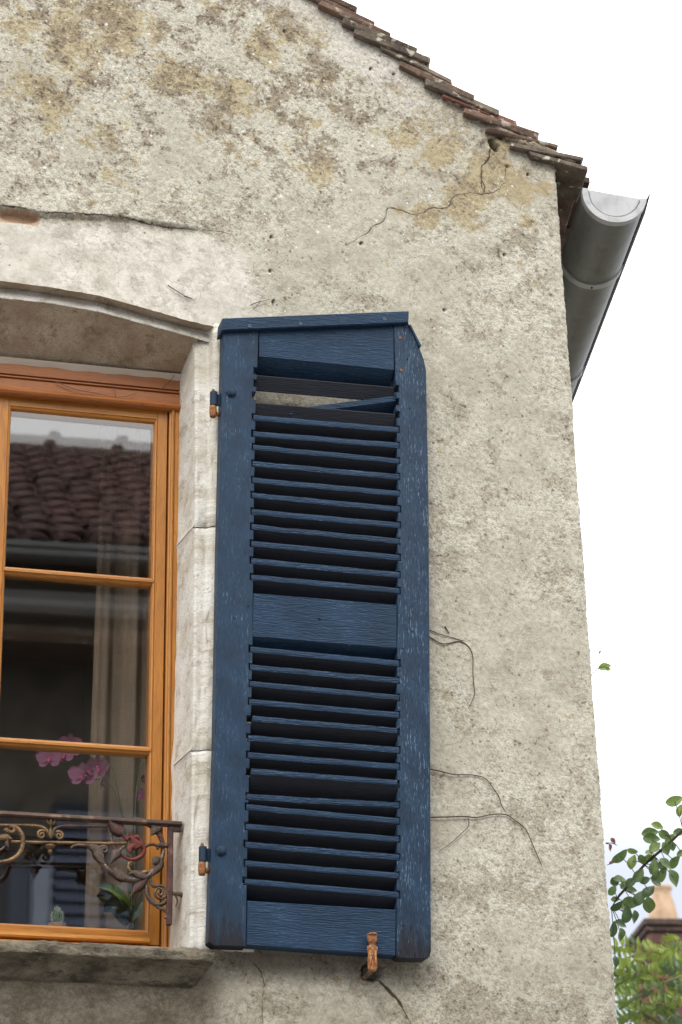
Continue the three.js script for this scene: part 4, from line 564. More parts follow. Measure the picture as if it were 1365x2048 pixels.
  put('stalk', tube(z3([[-0.4987, 3.1402], [-0.4964, 3.1216], [-0.4884, 3.1033]], Z - 0.002), 0.0032, 20, 8), M.ironGrey, spear);
  put('stalk', tube(z3([[-0.482, 3.1024], [-0.4758, 3.1098], [-0.4686, 3.1161]], Z), 0.003, 12, 8), M.ironGrey, spear);
  put('tendril', tube(z3([[-0.4519, 3.0796], [-0.4586, 3.078], [-0.461, 3.0704], [-0.458, 3.0619], [-0.4483, 3.0573], [-0.434, 3.0575], [-0.4181, 3.0616]], Z + 0.002), (t) => 0.0028 + 0.002 * t, 40, 8), M.ironGold);
  // tail scroll under the big one
  const tail = put('scroll', tube(z3([[-0.4211, 3.047], [-0.4208, 3.0294], [-0.4186, 3.0135], [-0.4113, 2.9998], [-0.3998, 2.9915], [-0.3858, 2.9922], [-0.3769, 2.9997]], Z), (t) => 0.0045 + 0.0012 * Math.sin(Math.PI * t), 50, 10), M.ironGrey);
  put('volute', tube(z3([[-0.4132, 3.0522], [-0.4114, 3.0395], [-0.4042, 3.0302], [-0.3921, 3.0325], [-0.3819, 3.0295], [-0.3772, 3.0202], [-0.3796, 3.0085], [-0.3891, 3.0035], [-0.3987, 3.0075], [-0.4015, 3.0182], [-0.3965, 3.0262], [-0.3888, 3.0259], [-0.3849, 3.0185], [-0.3886, 3.0119], [-0.3937, 3.0132], [-0.3932, 3.0174]], Z), (t) => 0.0036 - 0.0012 * t, 90, 8), M.ironGrey, tail);
  put('leaf', blade(z3([[-0.421, 3.0438], [-0.4319, 3.032], [-0.4444, 3.0201], [-0.4521, 3.0079]], Z + 0.004), (v) => 0.0105 * Math.sin(Math.PI * (0.1 + 0.9 * v)), 0.006, 0.003, 14), M.ironOx, tail);
  put('tendril', tube(z3([[-0.4042, 2.9935], [-0.393, 2.9845], [-0.3817, 2.9797], [-0.3746, 2.9727], [-0.3752, 2.9648], [-0.3809, 2.9626]], Z), (t) => 0.0045 - 0.0015 * t, 40, 8), M.ironGrey, tail);
}
// ------------------------------------------------------------ behind the glass: curtain, orchids, cactus
{
  const cu = thing('curtain', 'beige curtain hanging in folds behind the right side of the window', 'curtain', [-0.40, 2.9, -0.50]);
  const g = grid(80, 12, (u, v) => { const x = mix(-0.478 + 0.012 * (v - 0.5), -0.12, u), f = 0.02 * Math.sin(u * 31 + 0.4 * noise(v * 2, 3)) + 0.010 * Math.sin(u * 67 + 1) * (0.5 + 0.5 * v); return [x - cu.position.x, mix(-0.0, 1.5, v), f]; }, (p) => [p[0] / 0.2 * 0.4, p[1] / 0.5]);
  mesh('cloth', g, M.curtain, cu);
  mesh('curtain_rod', tube([[-0.7, 1.52, 0], [0.3, 1.52, 0]], 0.01, 10, 8), M.oakDark, cu);
}
const petalMat = new THREE.MeshPhysicalMaterial({ map: colorTex(256, 256, (u, v, o) => { const c = Math.abs(u - 0.5) * 2, n = fbm(u * 20, v * 4, 3, 20, 4), t = clamp(0.4 + 0.6 * v - 0.2 * n); o[0] = mix(0.22, 0.36, t); o[1] = mix(0.03, 0.12, t) + 0.04 * n; o[2] = mix(0.13, 0.25, t); }), roughness: 0.8, transmission: 0.35, thickness: 0 });
const petalPale = new THREE.MeshPhysicalMaterial({ color: C3(0.42, 0.35, 0.36), roughness: 0.8, transmission: 0.4, thickness: 0 });
const lipMat = std({ color: C3(0.45, 0.04, 0.18), roughness: 0.6 });
const stemMat = std({ color: C3(0.10, 0.12, 0.04), roughness: 0.6 });
const darkLeaf = std({ color: C3(0.012, 0.03, 0.016), roughness: 0.35 }), freshLeaf = new THREE.MeshPhysicalMaterial({ color: C3(0.22, 0.36, 0.06), roughness: 0.5, transmission: 0.35, thickness: 0 });
function petal(len, wd, cup, n = 8) { return grid(6, n, (u, v) => { const w = wd * Math.pow(Math.sin(Math.PI * Math.min(1, 0.06 + 0.94 * v)), 0.6) * (0.6 + 0.4 * Math.sin(v * 1.9)), x = (u - 0.5) * 2 * w; return [x, v * len, cup * (v * v) - 0.25 * cup * (1 - (2 * u - 1) ** 2) + 0.1 * cup * Math.sin(u * 9 + v * 5)]; }); }
const petalG = petal(0.025, 0.0085, 0.006), wingG = petal(0.028, 0.0145, 0.005);
function orchidFlower(parent, x, y, z, size, yaw, tilt, mat) {
  const f = mesh('flower', mergeGeometries([new THREE.SphereGeometry(0.0035, 8, 6).translate(0, 0, 0.004), blade([[0, -0.002, 0.006], [0, -0.007, 0.009], [0, -0.013, 0.008]], (v) => 0.005 * Math.sin(Math.PI * (0.2 + 0.8 * v)), 0.002)]), lipMat, parent);
  f.position.set(x - parent.position.x, y - parent.position.y, z - parent.position.z); f.rotation.set(tilt, yaw, 0); f.scale.setScalar(size);
  for (const [a, wg] of [[0, 0], [2.25, 0], [-2.25, 0], [1.25, 1], [-1.25, 1]]) { const p = mesh('petal', wg ? wingG : petalG, mat, f); p.rotation.z = a; p.position.z = wg ? 0.0015 : 0; }
}
{
  const o = thing('orchid_plant', 'pink orchid with an arching spray of flowers behind the lower window pane', 'orchid', [-0.44, 2.895, -0.40]);
  const fl = [[-0.5901, 3.3945], [-0.5461, 3.4272], [-0.5558, 3.4027], [-0.5142, 3.3557], [-0.4836, 3.3778], [-0.5063, 3.3645]];
  const put = (name, g, m) => mesh(name, at(g, o), m, o);
  put('pot', new THREE.LatheGeometry([[0.0005, 0], [0.045, 0], [0.05, 0.005], [0.06, 0.10], [0.063, 0.102], [0.063, 0.112], [0.056, 0.112], [0.054, 0.09], [0.0005, 0.088]].map((p) => new THREE.Vector2(...p)), 24).translate(-0.44, 2.897 - 0.08, -0.40), std({ color: C3(0.04, 0.045, 0.05), roughness: 0.3 }));
  const P = [[-0.3929, 3.0107], [-0.3997, 3.1251], [-0.4112, 3.2408], [-0.4267, 3.3222], [-0.4468, 3.3921], [-0.4728, 3.4118], [-0.5195, 3.4254], [-0.5769, 3.4132]];
  put('stem', tube(z3(P, -0.405), (t) => 0.0032 * (1 - 0.6 * t), 60, 7), stemMat);
  put('stem', tube(z3([[-0.3895, 3.0109], [-0.4006, 3.1714], [-0.4237, 3.287], [-0.454, 3.35], [-0.4945, 3.3534]], -0.395), (t) => 0.003 * (1 - 0.6 * t), 50, 7), stemMat);
  for (const [i, s, yaw, ti] of [[0, 1.15, -0.3, -0.1], [1, 1.2, 0.2, 0.2], [2, 1.05, -0.5, -0.25], [3, 1.3, -0.1, -0.2], [4, 1.15, 0.5, 0.1], [5, 1.0, 0.7, -0.3]]) orchidFlower(o, fl[i][0], fl[i][1], -0.392 + i * 0.003, s, yaw, ti, petalMat);
  { const q = [[-0.4678, 3.3456], [-0.5655, 3.4199]]; orchidFlower(o, q[0][0], q[0][1], -0.385, 0.85, 1.0, 0.5, petalPale); orchidFlower(o, q[1][0], q[1][1], -0.40, 0.8, -0.8, 0.6, petalMat); }
  const lf = (pts, w, m, z) => put('leaf', grid(6, 14, (u, v) => { const c = curve(z3(pts, z)), p = c.getPointAt(v), t = c.getTangentAt(v), ww = w * Math.pow(Math.sin(Math.PI * Math.min(1, 0.08 + 0.92 * v)), 0.55), s = (u - 0.5) * 2; return [p.x - t.y * ww * s, p.y + t.x * ww * s, p.z + 0.012 * Math.abs(s) + 0.02 * Math.sin(v * 3)]; }), m);
  lf([[-0.4015, 3.0445], [-0.4284, 3.0775], [-0.4516, 3.0924], [-0.4791, 3.0978]], 0.010, freshLeaf, -0.375);
  lf([[-0.4068, 3.0214], [-0.4302, 3.0545], [-0.4592, 3.0759], [-0.4763, 3.0796]], 0.022, darkLeaf, -0.39);
  lf([[-0.4044, 3.0158], [-0.4208, 3.0378], [-0.4439, 3.0538], [-0.4595, 3.0393]], 0.020, darkLeaf, -0.38);
  lf([[-0.4068, 3.0214], [-0.3845, 3.0511], [-0.3679, 3.0807], [-0.3568, 3.102]], 0.012, std({ color: C3(0.10, 0.16, 0.10), roughness: 0.4 }), -0.385);
}
{
  const o = thing('orchid_plant', 'second orchid with one dark pink bloom close to the window frame', 'orchid', [-0.375, 2.895, -0.42]);
  mesh('pot', new THREE.LatheGeometry([[0.0005, 0], [0.035, 0], [0.045, 0.07], [0.047, 0.08], [0.04, 0.08], [0.0005, 0.07]].map((p) => new THREE.Vector2(...p)), 20).translate(0.02, -0.06, 0), std({ color: C3(0.05, 0.04, 0.04), roughness: 0.4 }), o);
  mesh('stem', at(tube(z3([[-0.3824, 3.0157], [-0.3836, 3.2008], [-0.3835, 3.3185], [-0.3754, 3.3845], [-0.3619, 3.4153]], -0.42), (t) => 0.0030 * (1 - 0.5 * t), 50, 7), o), stemMat, o);
  const q = [[-0.368, 3.3671], [-0.3697, 3.3289], [-0.3567, 3.3202]]; orchidFlower(o, q[0][0], q[0][1], -0.42, 0.55, 0.9, 0, petalMat); orchidFlower(o, q[1][0], q[1][1], -0.415, 0.7, -0.9, 0.3, petalMat);
  mesh('twig', at(tube(z3([[-0.3847, 3.3184], [-0.3728, 3.3727], [-0.3663, 3.403], [-0.3642, 3.4152]], -0.42), 0.0016, 14, 6), o), stemMat, o);
}
{
  const [x, y] = [[-0.5756, 3.0215]][0], o = thing('cactus', 'small pale green cactus standing on the inner window ledge', 'cactus', [x, 2.895, -0.30]);
  const cy = y - 2.895 - 0.004, g = grid(48, 24, (u, v) => { const a = u * Math.PI * 2, r = 0.0105 * Math.pow(Math.sin(Math.PI * clamp(v, 0.01, 0.99)), 0.75) * (1 + 0.2 * Math.cos(a * 9)); return [Math.cos(a) * r, cy - 0.03 + v * 0.042, Math.sin(a) * r]; });
  mesh('body', g, std({ color: C3(0.14, 0.23, 0.13), roughness: 0.7, bumpMap: rustBump, bumpScale: 0.002 }), o);
  mesh('pot', new THREE.LatheGeometry([[0.0005, 0], [0.016, 0], [0.021, 0.045], [0.019, 0.045], [0.0005, 0.04]].map((p) => new THREE.Vector2(...p)), 20).translate(0, cy - 0.07, 0), M.pot, o);
  const r = rng(3), q = []; for (let i = 0; i < 170; i++) { const a = Math.floor(r() * 9) / 9 * 6.283, v = 0.15 + 0.85 * r(), rr = 0.012 * Math.pow(Math.sin(Math.PI * clamp(v, 0.01, 0.99)), 0.75); q.push(new THREE.ConeGeometry(0.0006, 0.007, 4).translate(0, 0.0035, 0).rotateZ(-1.7 + v * 1.5 + (r() - 0.5)).rotateY(-a + (r() - 0.5)).translate(Math.cos(a) * rr, cy - 0.03 + v * 0.042, Math.sin(a) * rr)); }
  const sp = mesh('spines', mergeGeometries(q), std({ color: C3(0.62, 0.68, 0.56), roughness: 0.7 }), o); sp.userData.kind = 'stuff';
}
// ------------------------------------------------------------ dead creeper stems left on the render
{
  const bark = std({ color: C3(0.075, 0.05, 0.032), roughness: 0.95 }), bark2 = std({ color: C3(0.14, 0.09, 0.06), roughness: 0.95 });
  const vine = (label, runs, m = bark, z0 = 0.004, group = 'dead creeper stems clinging to the wall right of the shutter') => { const p0 = runs[0][0][0], t = thing('creeper_stem', label, 'dead creeper', [p0[0], p0[1], z0], group); runs.forEach(([pts, rad], i) => mesh(i ? 'side_shoot' : 'stem', at(tube(pts.map((p, k) => [p[0], p[1], z0 + 0.001 * Math.sin(k * 1.7)]), (q) => rad * (1.1 - 0.5 * q), 60, 6), t), m, t)); };
  vine('dead creeper stem that bends down beside the middle rail of the shutter', [[[[0.1916, 3.6224], [0.2322, 3.603], [0.2712, 3.6119], [0.291, 3.604], [0.3011, 3.5833], [0.3011, 3.5419], [0.3026, 3.5125], [0.3045, 3.495], [0.2993, 3.477], [0.2882, 3.4551]], 0.0013], [[[0.192, 3.6367], [0.2269, 3.6252], [0.262, 3.6184], [0.2807, 3.6139]], 0.0011], [[[0.2379, 3.6451], [0.2436, 3.636], [0.2481, 3.6292]], 0.0017]]);
  vine('dead creeper stem arching from the shutter edge, upper of the two low ones', [[[[0.1873, 3.3095], [0.2194, 3.3047], [0.2516, 3.2999], [0.2955, 3.3016], [0.3232, 3.2953], [0.34, 3.2746], [0.3544, 3.2549], [0.3596, 3.2358], [0.3695, 3.2193]], 0.0013]]);
  vine('longest dead creeper stem, lowest on the wall right of the shutter', [[[[0.185, 3.1979], [0.24, 3.2024], [0.2779, 3.2058], [0.2974, 3.2047], [0.3381, 3.214], [0.3705, 3.2148], [0.3898, 3.2034], [0.4125, 3.1866], [0.4253, 3.1578], [0.437, 3.1291], [0.4488, 3.1026]], 0.0015], [[[0.2824, 3.2027], [0.2808, 3.1844], [0.2619, 3.1641], [0.2385, 3.1425], [0.2106, 3.1219]], 0.001]]);
  vine('thin dead twig on the head of the window frame', [[[[-0.6413, 4.2184], [-0.5968, 4.2029], [-0.5502, 4.199], [-0.4976, 4.1943], [-0.4661, 4.2014], [-0.4498, 4.2107]], 0.0010], [[[-0.3982, 4.2211], [-0.3749, 4.2465], [-0.361, 4.2697]], 0.001], [[[-0.5011, 4.194], [-0.5039, 4.2164], [-0.5029, 4.2254]], 0.0008]], bark2, -0.132, null);
  vine('short black twig on the pale band above the arch', [[[[-0.4092, 4.4257], [-0.3891, 4.4139], [-0.3679, 4.4035], [-0.3502, 4.3992]], 0.0011], [[[-0.3702, 4.402], [-0.3513, 4.3965], [-0.3419, 4.3988]], 0.0008]], bark, 0.004, null);
  vine('short forked twig just above the left end of the shutter top', [[[[-0.2143, 4.3967], [-0.1964, 4.4065], [-0.1786, 4.4136], [-0.1655, 4.4177]], 0.0010], [[[-0.1893, 4.4098], [-0.2, 4.3945], [-0.2083, 4.3845]], 0.0008]], bark, 0.004, null);
}
const TILE = uvBox(hullBox(0.18, 0.02, 0.3, 0.003), 'y', 0.4);
// ------------------------------------------------------------ right of the house: rose, shrub, chimney
const camR = new THREE.Vector3(), camU = new THREE.Vector3(), camF = new THREE.Vector3(); camera.updateMatrixWorld(); camera.matrixWorld.extractBasis(camR, camU, camF);
const leafTex = (a, b) => colorTex(256, 256, (u, v, o) => { const c = Math.abs(u - 0.5) * 2, vein = Math.max(sm(0.06, 0.0, c), 0.6 * sm(0.10, 0.02, Math.abs(((v * 7 - c * 1.6) % 1 + 1) % 1 - 0.5))), n = fbm(u * 8, v * 8, 3, 8), t = clamp(0.5 + n * 0.8 + 0.35 * vein); for (let k = 0; k < 3; k++) o[k] = mix(a[k], b[k], t); });
const leafMat = (a, b, tr = 0.32) => new THREE.MeshPhysicalMaterial({ map: leafTex(a, b), roughness: 0.55, transmission: tr, thickness: 0 });
const leafBlade = (fold, droop, wd) => grid(6, 10, (u, v) => { const s = (u - 0.5) * 2, w = wd * Math.pow(Math.sin(Math.PI * Math.pow(clamp(0.02 + 0.98 * v), 0.85)), 0.8) * (1 + 0.04 * Math.sin(v * 60)); return [s * w, v, fold * Math.abs(s) * w - droop * v * v + 0.03 * Math.sin(v * 7 + s * 2)]; });
const LG = [leafBlade(0.35, 0.22, 0.33), leafBlade(0.2, 0.35, 0.36), leafBlade(0.5, 0.12, 0.30)], LN = [leafBlade(0.3, 0.25, 0.22), leafBlade(0.5, 0.4, 0.19)];
function placeLeaf(parent, name, p, dirDeg, len, mat, r, g = LG[Math.floor(r() * 3)]) {        // p = middle of the leaf
  const a = dirDeg * Math.PI / 180, d = camR.clone().multiplyScalar(Math.cos(a)).addScaledVector(camU, Math.sin(a)).addScaledVector(camF, (r() - 0.5) * 0.7).normalize();
  const nrm = camF.clone().applyAxisAngle(d, (r() - 0.5) * 1.5 - 0.3); nrm.addScaledVector(d, -nrm.dot(d)).normalize(); const side = d.clone().cross(nrm);
  const m = mesh(name, g, mat, parent); m.matrixAutoUpdate = true;
  m.quaternion.setFromRotationMatrix(new THREE.Matrix4().makeBasis(side, d, nrm)); m.scale.setScalar(len); m.position.copy(p).addScaledVector(d, -len / 2).sub(parent.position); return m;
}
const roseA = leafMat([0.075, 0.13, 0.035], [0.15, 0.235, 0.065], 0.42), roseB = leafMat([0.04, 0.085, 0.027], [0.09, 0.155, 0.05], 0.38), roseC = leafMat([0.14, 0.205, 0.04], [0.23, 0.31, 0.075], 0.45), roseRed = leafMat([0.16, 0.035, 0.02], [0.28, 0.07, 0.04]);  // darker greens go lower, lighter ones higher: light painted into the leaves
{
  const r = rng(40), ST = [[1.055, 3.394, -0.664], [1.044, 3.386, -0.670], [1.030, 3.370, -0.680], [1.003, 3.348, -0.697], [0.990, 3.335, -0.706], [0.968, 3.316, -0.720], [0.949, 3.293, -0.733], [0.925, 3.256, -0.752], [0.908, 3.239, -0.763], [0.895, 3.216, -0.773]];
  const t = thing('climbing_rose', 'green leafy rose branch reaching in from the right beside the house corner', 'rose branch', [1.6, 3.6, -0.72]);
  const bark = std({ color: C3(0.045, 0.04, 0.022), roughness: 0.8 });
  const off = [[1.95, 0.35, -0.5], [1.75, 2.4, -0.6], [1.45, 3.52, -0.66]];
  const put = (n, g, m) => mesh(n, at(g, t), m, t);
  put('cane', tube([[1.75, 0.0, -0.9], [1.72, 1.8, -0.85], [1.5, 3.25, -0.72], [1.25, 3.58, -0.66], ...ST], (q) => 0.009 * (1 - 0.8 * q) + 0.0015, 120, 7), bark);
  const LV = [[760, 210, 15, 140], [805, 290, 80, 100], [620, 420, -15, 100], [560, 475, 10, 130], [570, 522, 0, 125], [680, 495, -30, 105], [722, 520, 40, 95], [600, 590, 40, 110], [560, 635, 10, 80], [690, 610, -60, 110], [745, 590, -70, 75], [310, 665, 35, 140], [415, 625, -15, 80], [412, 712, 80, 118], [495, 700, -60, 90], [560, 690, 10, 110], [690, 722, -30, 110], [765, 715, 60, 118], [590, 755, 70, 120], [655, 750, -30, 90], [665, 812, 80, 130], [605, 820, 60, 95], [615, 872, -25, 112], [755, 850, -60, 138], [465, 825, 50, 118], [515, 865, 20, 84], [400, 880, 40, 95], [270, 885, -60, 95], [312, 850, 10, 105], [340, 900, 60, 75], [250, 950, 50, 85], [405, 945, 0, 85], [468, 1010, 70, 122], [545, 950, 60, 125], [550, 1078, -80, 145], [400, 1050, -10, 125], [285, 1080, 30, 105], [360, 1085, 10, 100], [370, 1150, 75, 125], [440, 1170, -75, 105], [320, 1228, -20, 112], [255, 1270, 70, 115], [320, 1322, -80, 122], [272, 1020, 12, 65], [275, 1540, -80, 100], [800, 470, 5, 100], [815, 640, 30, 80]];
  const Q = (x, y, d) => { const c = new THREE.Vector3((1165 + x / 4.11 - 682.5) / 5500, (1024 - 1550 - y / 4.11) / 5500, -1).normalize(); return camR.clone().multiplyScalar(c.x).addScaledVector(camU, c.y).addScaledVector(camF, c.z).multiplyScalar(d).add(camera.position); };
  LV.forEach(([x, y, a, l], i) => { const p = Q(x, y, 7.0 + (r() - 0.5) * 0.16); placeLeaf(t, 'leaf', p, a + (r() < 0.5 ? 0 : 180) * 0, l / 4.11 / 5500 * 7.0 * 1.12, y > 800 ? (r() < 0.6 ? roseB : roseA) : (r() < 0.3 ? roseC : roseA), r);
    let best = ST[0], bd = 9; for (const s of ST) { const dd = Math.hypot(s[0] - p.x, s[1] - p.y, s[2] - p.z); if (dd < bd) { bd = dd; best = s; } } put('leaf_stalk', tube([best, [(best[0] + p.x) / 2, (best[1] + p.y) / 2 + 0.004, (best[2] + p.z) / 2], p.toArray()], 0.0011, 8, 5), bark); });
  for (const [x, y, a, l] of [[256, 540, -40, 55], [235, 600, -60, 70], [243, 720, 20, 45], [205, 563, 0, 26]]) placeLeaf(t, 'leaf', Q(x, y, 7.0), a, l / 4.11 / 5500 * 7.0 * 1.1, roseRed, r).userData.label = 'small reddish young leaf';
  put('leaf_stalk', tube([Q(300, 700, 7).toArray(), Q(240, 730, 7).toArray(), Q(200, 740, 7).toArray()], 0.001, 8, 5), bark);
  put('leaf_stalk', tube([Q(290, 580, 7).toArray(), Q(240, 560, 7).toArray(), Q(200, 560, 7).toArray()], 0.001, 8, 5), bark);
}
{
  const r = rng(44), t = thing('rose_sprig', 'tiny green sprig peeping past the house corner high above the rose', 'sprig', [0.62, 3.6, -0.62]);
  const P = [[0.802, 3.800, -0.519], [0.815, 3.765, -0.526], [0.824, 3.759, -0.525]]; P.forEach((p, i) => placeLeaf(t, 'leaf', new THREE.Vector3(...p), [60, 15, 5][i], [0.012, 0.028, 0.012][i] * 1.2, roseC, r));
  mesh('stem', at(tube([[[0.777, 3.712, -0.559]][0], [[0.791, 3.755, -0.539]][0], P[1], P[2]], 0.0012, 16, 5), t), std({ color: C3(0.08, 0.12, 0.03), roughness: 0.7 }), t);
}
{
  const r = rng(61), t = thing('leafy_shrub', 'sunlit shrub with feathery compound leaves at the bottom right corner', 'shrub', [1.85, 0, -2.6]);
  const mats = [leafMat([0.17, 0.27, 0.05], [0.31, 0.42, 0.12], 0.45), leafMat([0.24, 0.34, 0.05], [0.42, 0.51, 0.12], 0.45), leafMat([0.10, 0.18, 0.08], [0.19, 0.29, 0.15], 0.4)];
  const wood = std({ color: C3(0.14, 0.13, 0.06), roughness: 0.8 });
  const Q = (x, y, d) => { const c = new THREE.Vector3((1165 + x / 4.11 - 682.5) / 5500, (1024 - 1550 - y / 4.11) / 5500, -1).normalize(); return camR.clone().multiplyScalar(c.x).addScaledVector(camU, c.y).addScaledVector(camF, c.z).multiplyScalar(d).add(camera.position); };
  const put = (n, g, m) => mesh(n, at(g, t), m, t);
  put('trunk', tube([[1.95, 0, -2.7], [1.92, 1.3, -2.75], [1.85, 2.5, -2.65], [1.8, 3.1, -2.6]], (q) => 0.04 * (1 - 0.6 * q), 30, 9), wood);
  for (const run of [[[300, 1930, 9.0], [480, 1810, 9.0], [620, 1730, 9.05], [830, 1650, 9.1]], [[400, 1480, 9.2], [500, 1540, 9.2], [600, 1620, 9.2]], [[480, 1840, 9.0], [500, 1940, 9.0], [540, 2040, 9.0]]]) put('branch', tube(run.map((q) => Q(...q).toArray()), (q) => 0.006 - 0.002 * q, 20, 6), wood);
  put('branch', tube([[1.8, 3.1, -2.6], Q(700, 2100, 9.0).toArray(), Q(480, 1940, 9.0).toArray()], 0.007, 16, 6), wood);
  const FR = [[560, 1470, 265, 1425, 1], [830, 1360, 680, 1470, 1], [700, 1500, 470, 1500, 1], [840, 1440, 600, 1560, 0], [560, 1560, 300, 1520, 1], [600, 1640, 280, 1690, 0], [640, 1600, 820, 1545, 1], [480, 1830, 290, 1760, 1], [830, 1640, 680, 1600, 2], [700, 1820, 520, 1790, 2], [560, 1740, 380, 1640, 0], [700, 1750, 820, 1700, 0], [490, 1850, 300, 1870, 0], [540, 1960, 310, 2010, 2], [760, 1960, 560, 1900, 0], [830, 1820, 720, 1900, 1], [620, 2040, 420, 1960, 0], [830, 1990, 660, 2060, 2], [500, 2080, 300, 2070, 0], [700, 1690, 520, 1660, 1], [840, 1760, 740, 1790, 2], [420, 1700, 300, 1620, 1]];
  for (const [x0, y0, x1, y1, m] of FR) {
    const d0 = 8.9 + r() * 0.45, a = Q(x0, y0, d0), b = Q(x1, y1, d0 - 0.1), mid = a.clone().add(b).multiplyScalar(0.5).add(new THREE.Vector3(0, 0.02, 0)), c = curve([a.toArray(), mid.toArray(), b.toArray()]), ang = Math.atan2(-(y1 - y0), x1 - x0) * 180 / Math.PI;
    put('leaf_stalk', tube(c, 0.0018, 14, 5), wood);
    for (let k = 0; k < 6; k++) for (const s of [-1, 1]) { const v = 0.14 + k * 0.155, p = c.getPointAt(Math.min(1, v)), l = 0.041 * (1 - 0.35 * Math.abs(v - 0.45)) * (0.85 + r() * 0.3), dd = ang + s * (58 + r() * 14), q = p.clone().addScaledVector(camR, Math.cos(dd * Math.PI / 180) * l * 0.5).addScaledVector(camU, Math.sin(dd * Math.PI / 180) * l * 0.5); placeLeaf(t, 'leaflet', q, dd, l, r() < 0.75 ? mats[m] : mats[Math.floor(r() * 3)], r, LN[Math.floor(r() * 2)]); }
    placeLeaf(t, 'leaflet', b, ang, 0.045, mats[m], r, LN[0]);
  }
}
{
  // brick chimney of the lower house in the garden
  const P0 = new THREE.Vector3(...[[3.437, 4.770, -7.109]][0]), ax = Math.atan2(-G.x, -G.z) , c = thing('brick_house', 'brick house half hidden by the shrub, its chimney carrying a buff clay pot', 'house', [P0.x, 0, P0.z]);
  c.rotation.y = -Math.atan2(G.x, -G.z); const top = P0.y, W = 0.62, D = 0.5, r = rng(12);
  const stack = mesh('chimney', uvBox(box(0.022, W - 0.022, 2.6, top - 0.06, -D + 0.022, -0.022)), M.mortar, c);
  const bg = [0, 1, 2].map((i) => uvBox(hullBox(0.198, 0.052, 0.09, 0.004, 0.0015, r), 'x', 0.4, i * 0.3, i * 0.2));
  for (let k = 0; k < 16; k++) { const y = top - 0.095 - k * 0.062; for (const [x0, z0, n, ry] of [[0.01, -0.05, 3, 0], [0.05, -0.02, 2, 1]]) for (let i = 0; i < n; i++) { const m = mesh('brick', bg[Math.floor(r() * 3)], M.bricks[Math.floor(r() * 4)], stack), o = 0.105 + i * 0.207 - (k % 2 ? 0.05 : 0) ; ry ? (m.position.set(0.05, y, -o - 0.02), m.rotation.y = Math.PI / 2) : m.position.set(o, y, -0.05); } }
  for (const [o, y0, y1, i] of [[0.008, top - 0.062, top - 0.034, 3], [0.022, top - 0.032, top, 3]]) for (let q = 0; q < 3; q++) mesh('cap_brick', uvBox(box(-o + q * (W + 2 * o) / 3 + 0.002, -o + (q + 1) * (W + 2 * o) / 3 - 0.002, y0, y1, -D - o, o, 0.004), 'x', 0.4, q * 0.3, y0), M.capBrick, stack);
  const pot = [[0.072, 0], [0.080, 0.0], [0.079, 0.03], [0.067, 0.10], [0.051, 0.155], [0.047, 0.18], [0.052, 0.19], [0.055, 0.20], [0.052, 0.212], [0.044, 0.212], [0.040, 0.18], [0.06, 0.0]].map((p) => new THREE.Vector2(...p));
  for (const x of [0.115, 0.44]) mesh('chimney_pot', new THREE.LatheGeometry(pot, 24).translate(x, top - 0.004, -0.16), M.pot, stack);
  // low tiled roof and wall under it
  const roof = mesh('roof', uvBox(new ConvexGeometry([[-1.4, 2.9, 1.3], [4, 2.9, 1.3], [-1.4, 2.95, 1.3], [4, 2.95, 1.3], [-1.4, 4.35, -0.9], [4, 4.35, -0.9], [-1.4, 2.9, -3], [4, 2.9, -3]].map((p) => new THREE.Vector3(...p)))), M.tiles[2], c);
  mesh('wall', uvBox(box(-1.1, 3.7, 0, 2.9, -2.7, 1.0, 0.01)), M.mortar, c);
  for (let j = 0; j < 8; j++) for (let i = 0; i < 9; i++) { const m = mesh('roof_tile', TILE, M.tiles[(i * 5 + j * 3) % 3], roof); m.position.set(-1.2 + i * 0.19 + (j % 2) * 0.09, 3.03 + j * 0.16, 1.22 - j * 0.245); m.rotation.set(0.56, 0, 0); }
}
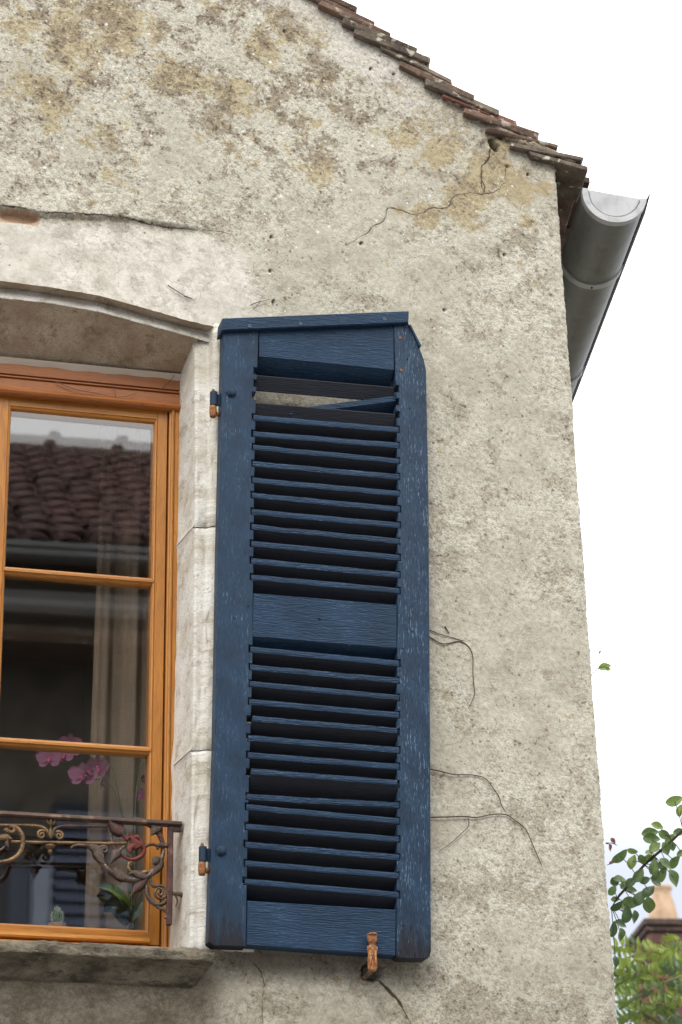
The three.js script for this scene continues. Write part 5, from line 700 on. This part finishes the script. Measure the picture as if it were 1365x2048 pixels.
// ------------------------------------------------------------ across the street: the house that the panes mirror
{
  const ZF = 9.5, h = thing('opposite_house', 'dark tiled house across the street, seen only mirrored in the window panes', 'house', [0.5, 0, ZF]);
  h.rotation.y = 0.06;
  const put = (n, g, m, l) => mesh(n, at(g, h), m, h, l), r = rng(77);
  put('wall', uvBox(box(-7, 9, 0, 7.45, ZF, ZF + 0.4, 0.01), 'y', 1), std({ map: stoneTex(41, [0.09, 0.08, 0.065], [0.16, 0.14, 0.11], [0.05, 0.045, 0.035], 0.7), roughness: 0.95 }));
  const e0 = [ZF - 0.25, 7.45], e1 = [ZF + 3.2, 9.52];
  put('roof', new ConvexGeometry([-7.3, 9.3].flatMap((x) => [[x, e0[1] - 0.06, e0[0]], [x, e1[1] - 0.06, e1[0]], [x, e0[1] - 0.06, e1[0] + 3.4], [x, e0[1] - 0.1, e0[0]]].map((p) => new THREE.Vector3(...p)))), M.plank);
  const ct = M.tiles[1].clone(); ct.color = C3(0.50, 0.24, 0.25);
  const pan = grid(10, 3, (u, v) => [Math.cos(u * Math.PI) * -0.075 , Math.sin(u * Math.PI) * 0.05 + 0.02 * v, v * 0.40], (p, u, v) => [u * 0.4, v]);
  const rowsN = 13, cols = 84, sl = Math.atan2(e1[1] - e0[1], e1[0] - e0[0]), L = Math.hypot(e1[0] - e0[0], e1[1] - e0[1]), inst = new THREE.InstancedMesh(pan, ct, rowsN * cols), m4 = new THREE.Matrix4(), q4 = new THREE.Quaternion(), col = new THREE.Color();
  let n = 0; for (let j = 0; j < rowsN; j++) for (let i = 0; i < cols; i++, n++) { const s = j / rowsN * L, k = r(); q4.setFromEuler(new THREE.Euler(-sl + 0.10, (k - 0.5) * 0.05, 0)); m4.compose(new THREE.Vector3(-7.1 + i * 0.195 + (k - 0.5) * 0.02 - 0.5, e0[1] + Math.sin(sl) * s + 0.03 + (r() - 0.5) * 0.008, e0[0] + Math.cos(sl) * s - 0.05 - ZF), q4, new THREE.Vector3(1.15, 1, 1)); inst.setMatrixAt(n, m4); inst.setColorAt(n, col.setScalar(0.55 + r() * 0.7)); }
  inst.name = 'roof_tile'; inst.userData.kind = 'stuff'; inst.castShadow = inst.receiveShadow = true; h.add(inst);
  put('ridge', tube([[-7.3, e1[1] + 0.0, e1[0]], [9.3, e1[1] + 0.02, e1[0]]], 0.09, 30, 10), M.tiles[0]);
  for (let i = 0; i < 20; i++) put('ridge_tile', uvBox(box(-3 + i * 0.5, -3 + i * 0.5 + 0.09, e1[1] + 0.03, e1[1] + 0.125, e1[0] - 0.08, e1[0] + 0.08, 0.02)), M.tiles[0]);
  put('gutter', tube([[-7.3, 7.40, ZF - 0.31], [9.3, 7.40, ZF - 0.31]], 0.045, 20, 12), M.zinc);
  put('cornice', uvBox(box(-7, 9, 7.10, 7.20, ZF - 0.14, ZF, 0.01)), std({ color: C3(0.32, 0.31, 0.29), roughness: 0.9 }));
  put('canopy', uvBox(new ConvexGeometry([-3, 6].flatMap((x) => [[x, 6.80, ZF - 0.5], [x, 6.84, ZF - 0.5], [x, 7.02, ZF], [x, 6.80, ZF]].map((p) => new THREE.Vector3(...p))))), M.tiles[1]);
  const blue = std({ color: C3(0.20, 0.24, 0.34), roughness: 0.6 }), wht = std({ color: C3(0.34, 0.38, 0.48), roughness: 0.6 });
  put('window_glass', box(0.1, 0.60, 4.9, 5.95, ZF - 0.03, ZF + 0.02, 0.002), std({ color: C3(0.02, 0.02, 0.03), roughness: 0.1 }));
  put('window_frame', uvBox(box(0.601, 0.73, 4.9, 5.60, ZF - 0.06, ZF + 0.02)), std({ color: C3(0.09, 0.11, 0.15), roughness: 0.7 }));
  put('window_frame', uvBox(box(0.735, 0.84, 4.9, 5.60, ZF - 0.09, ZF + 0.02)), wht);
  const sh = put('shutter', uvBox(box(0.842, 1.34, 4.88, 5.98, ZF - 0.02, ZF + 0.01)), std({ color: C3(0.03, 0.035, 0.05), roughness: 0.8 }));
  for (let i = 0; i < 14; i++) { const m = mesh('slat', uvBox(hullBox(0.47, 0.05, 0.012, 0.002)), blue, sh); m.position.set(1.09 - 0.5, 4.93 + i * 0.072, -0.045); m.rotation.x = 0.8; }
}
renderer.render(scene, camera);
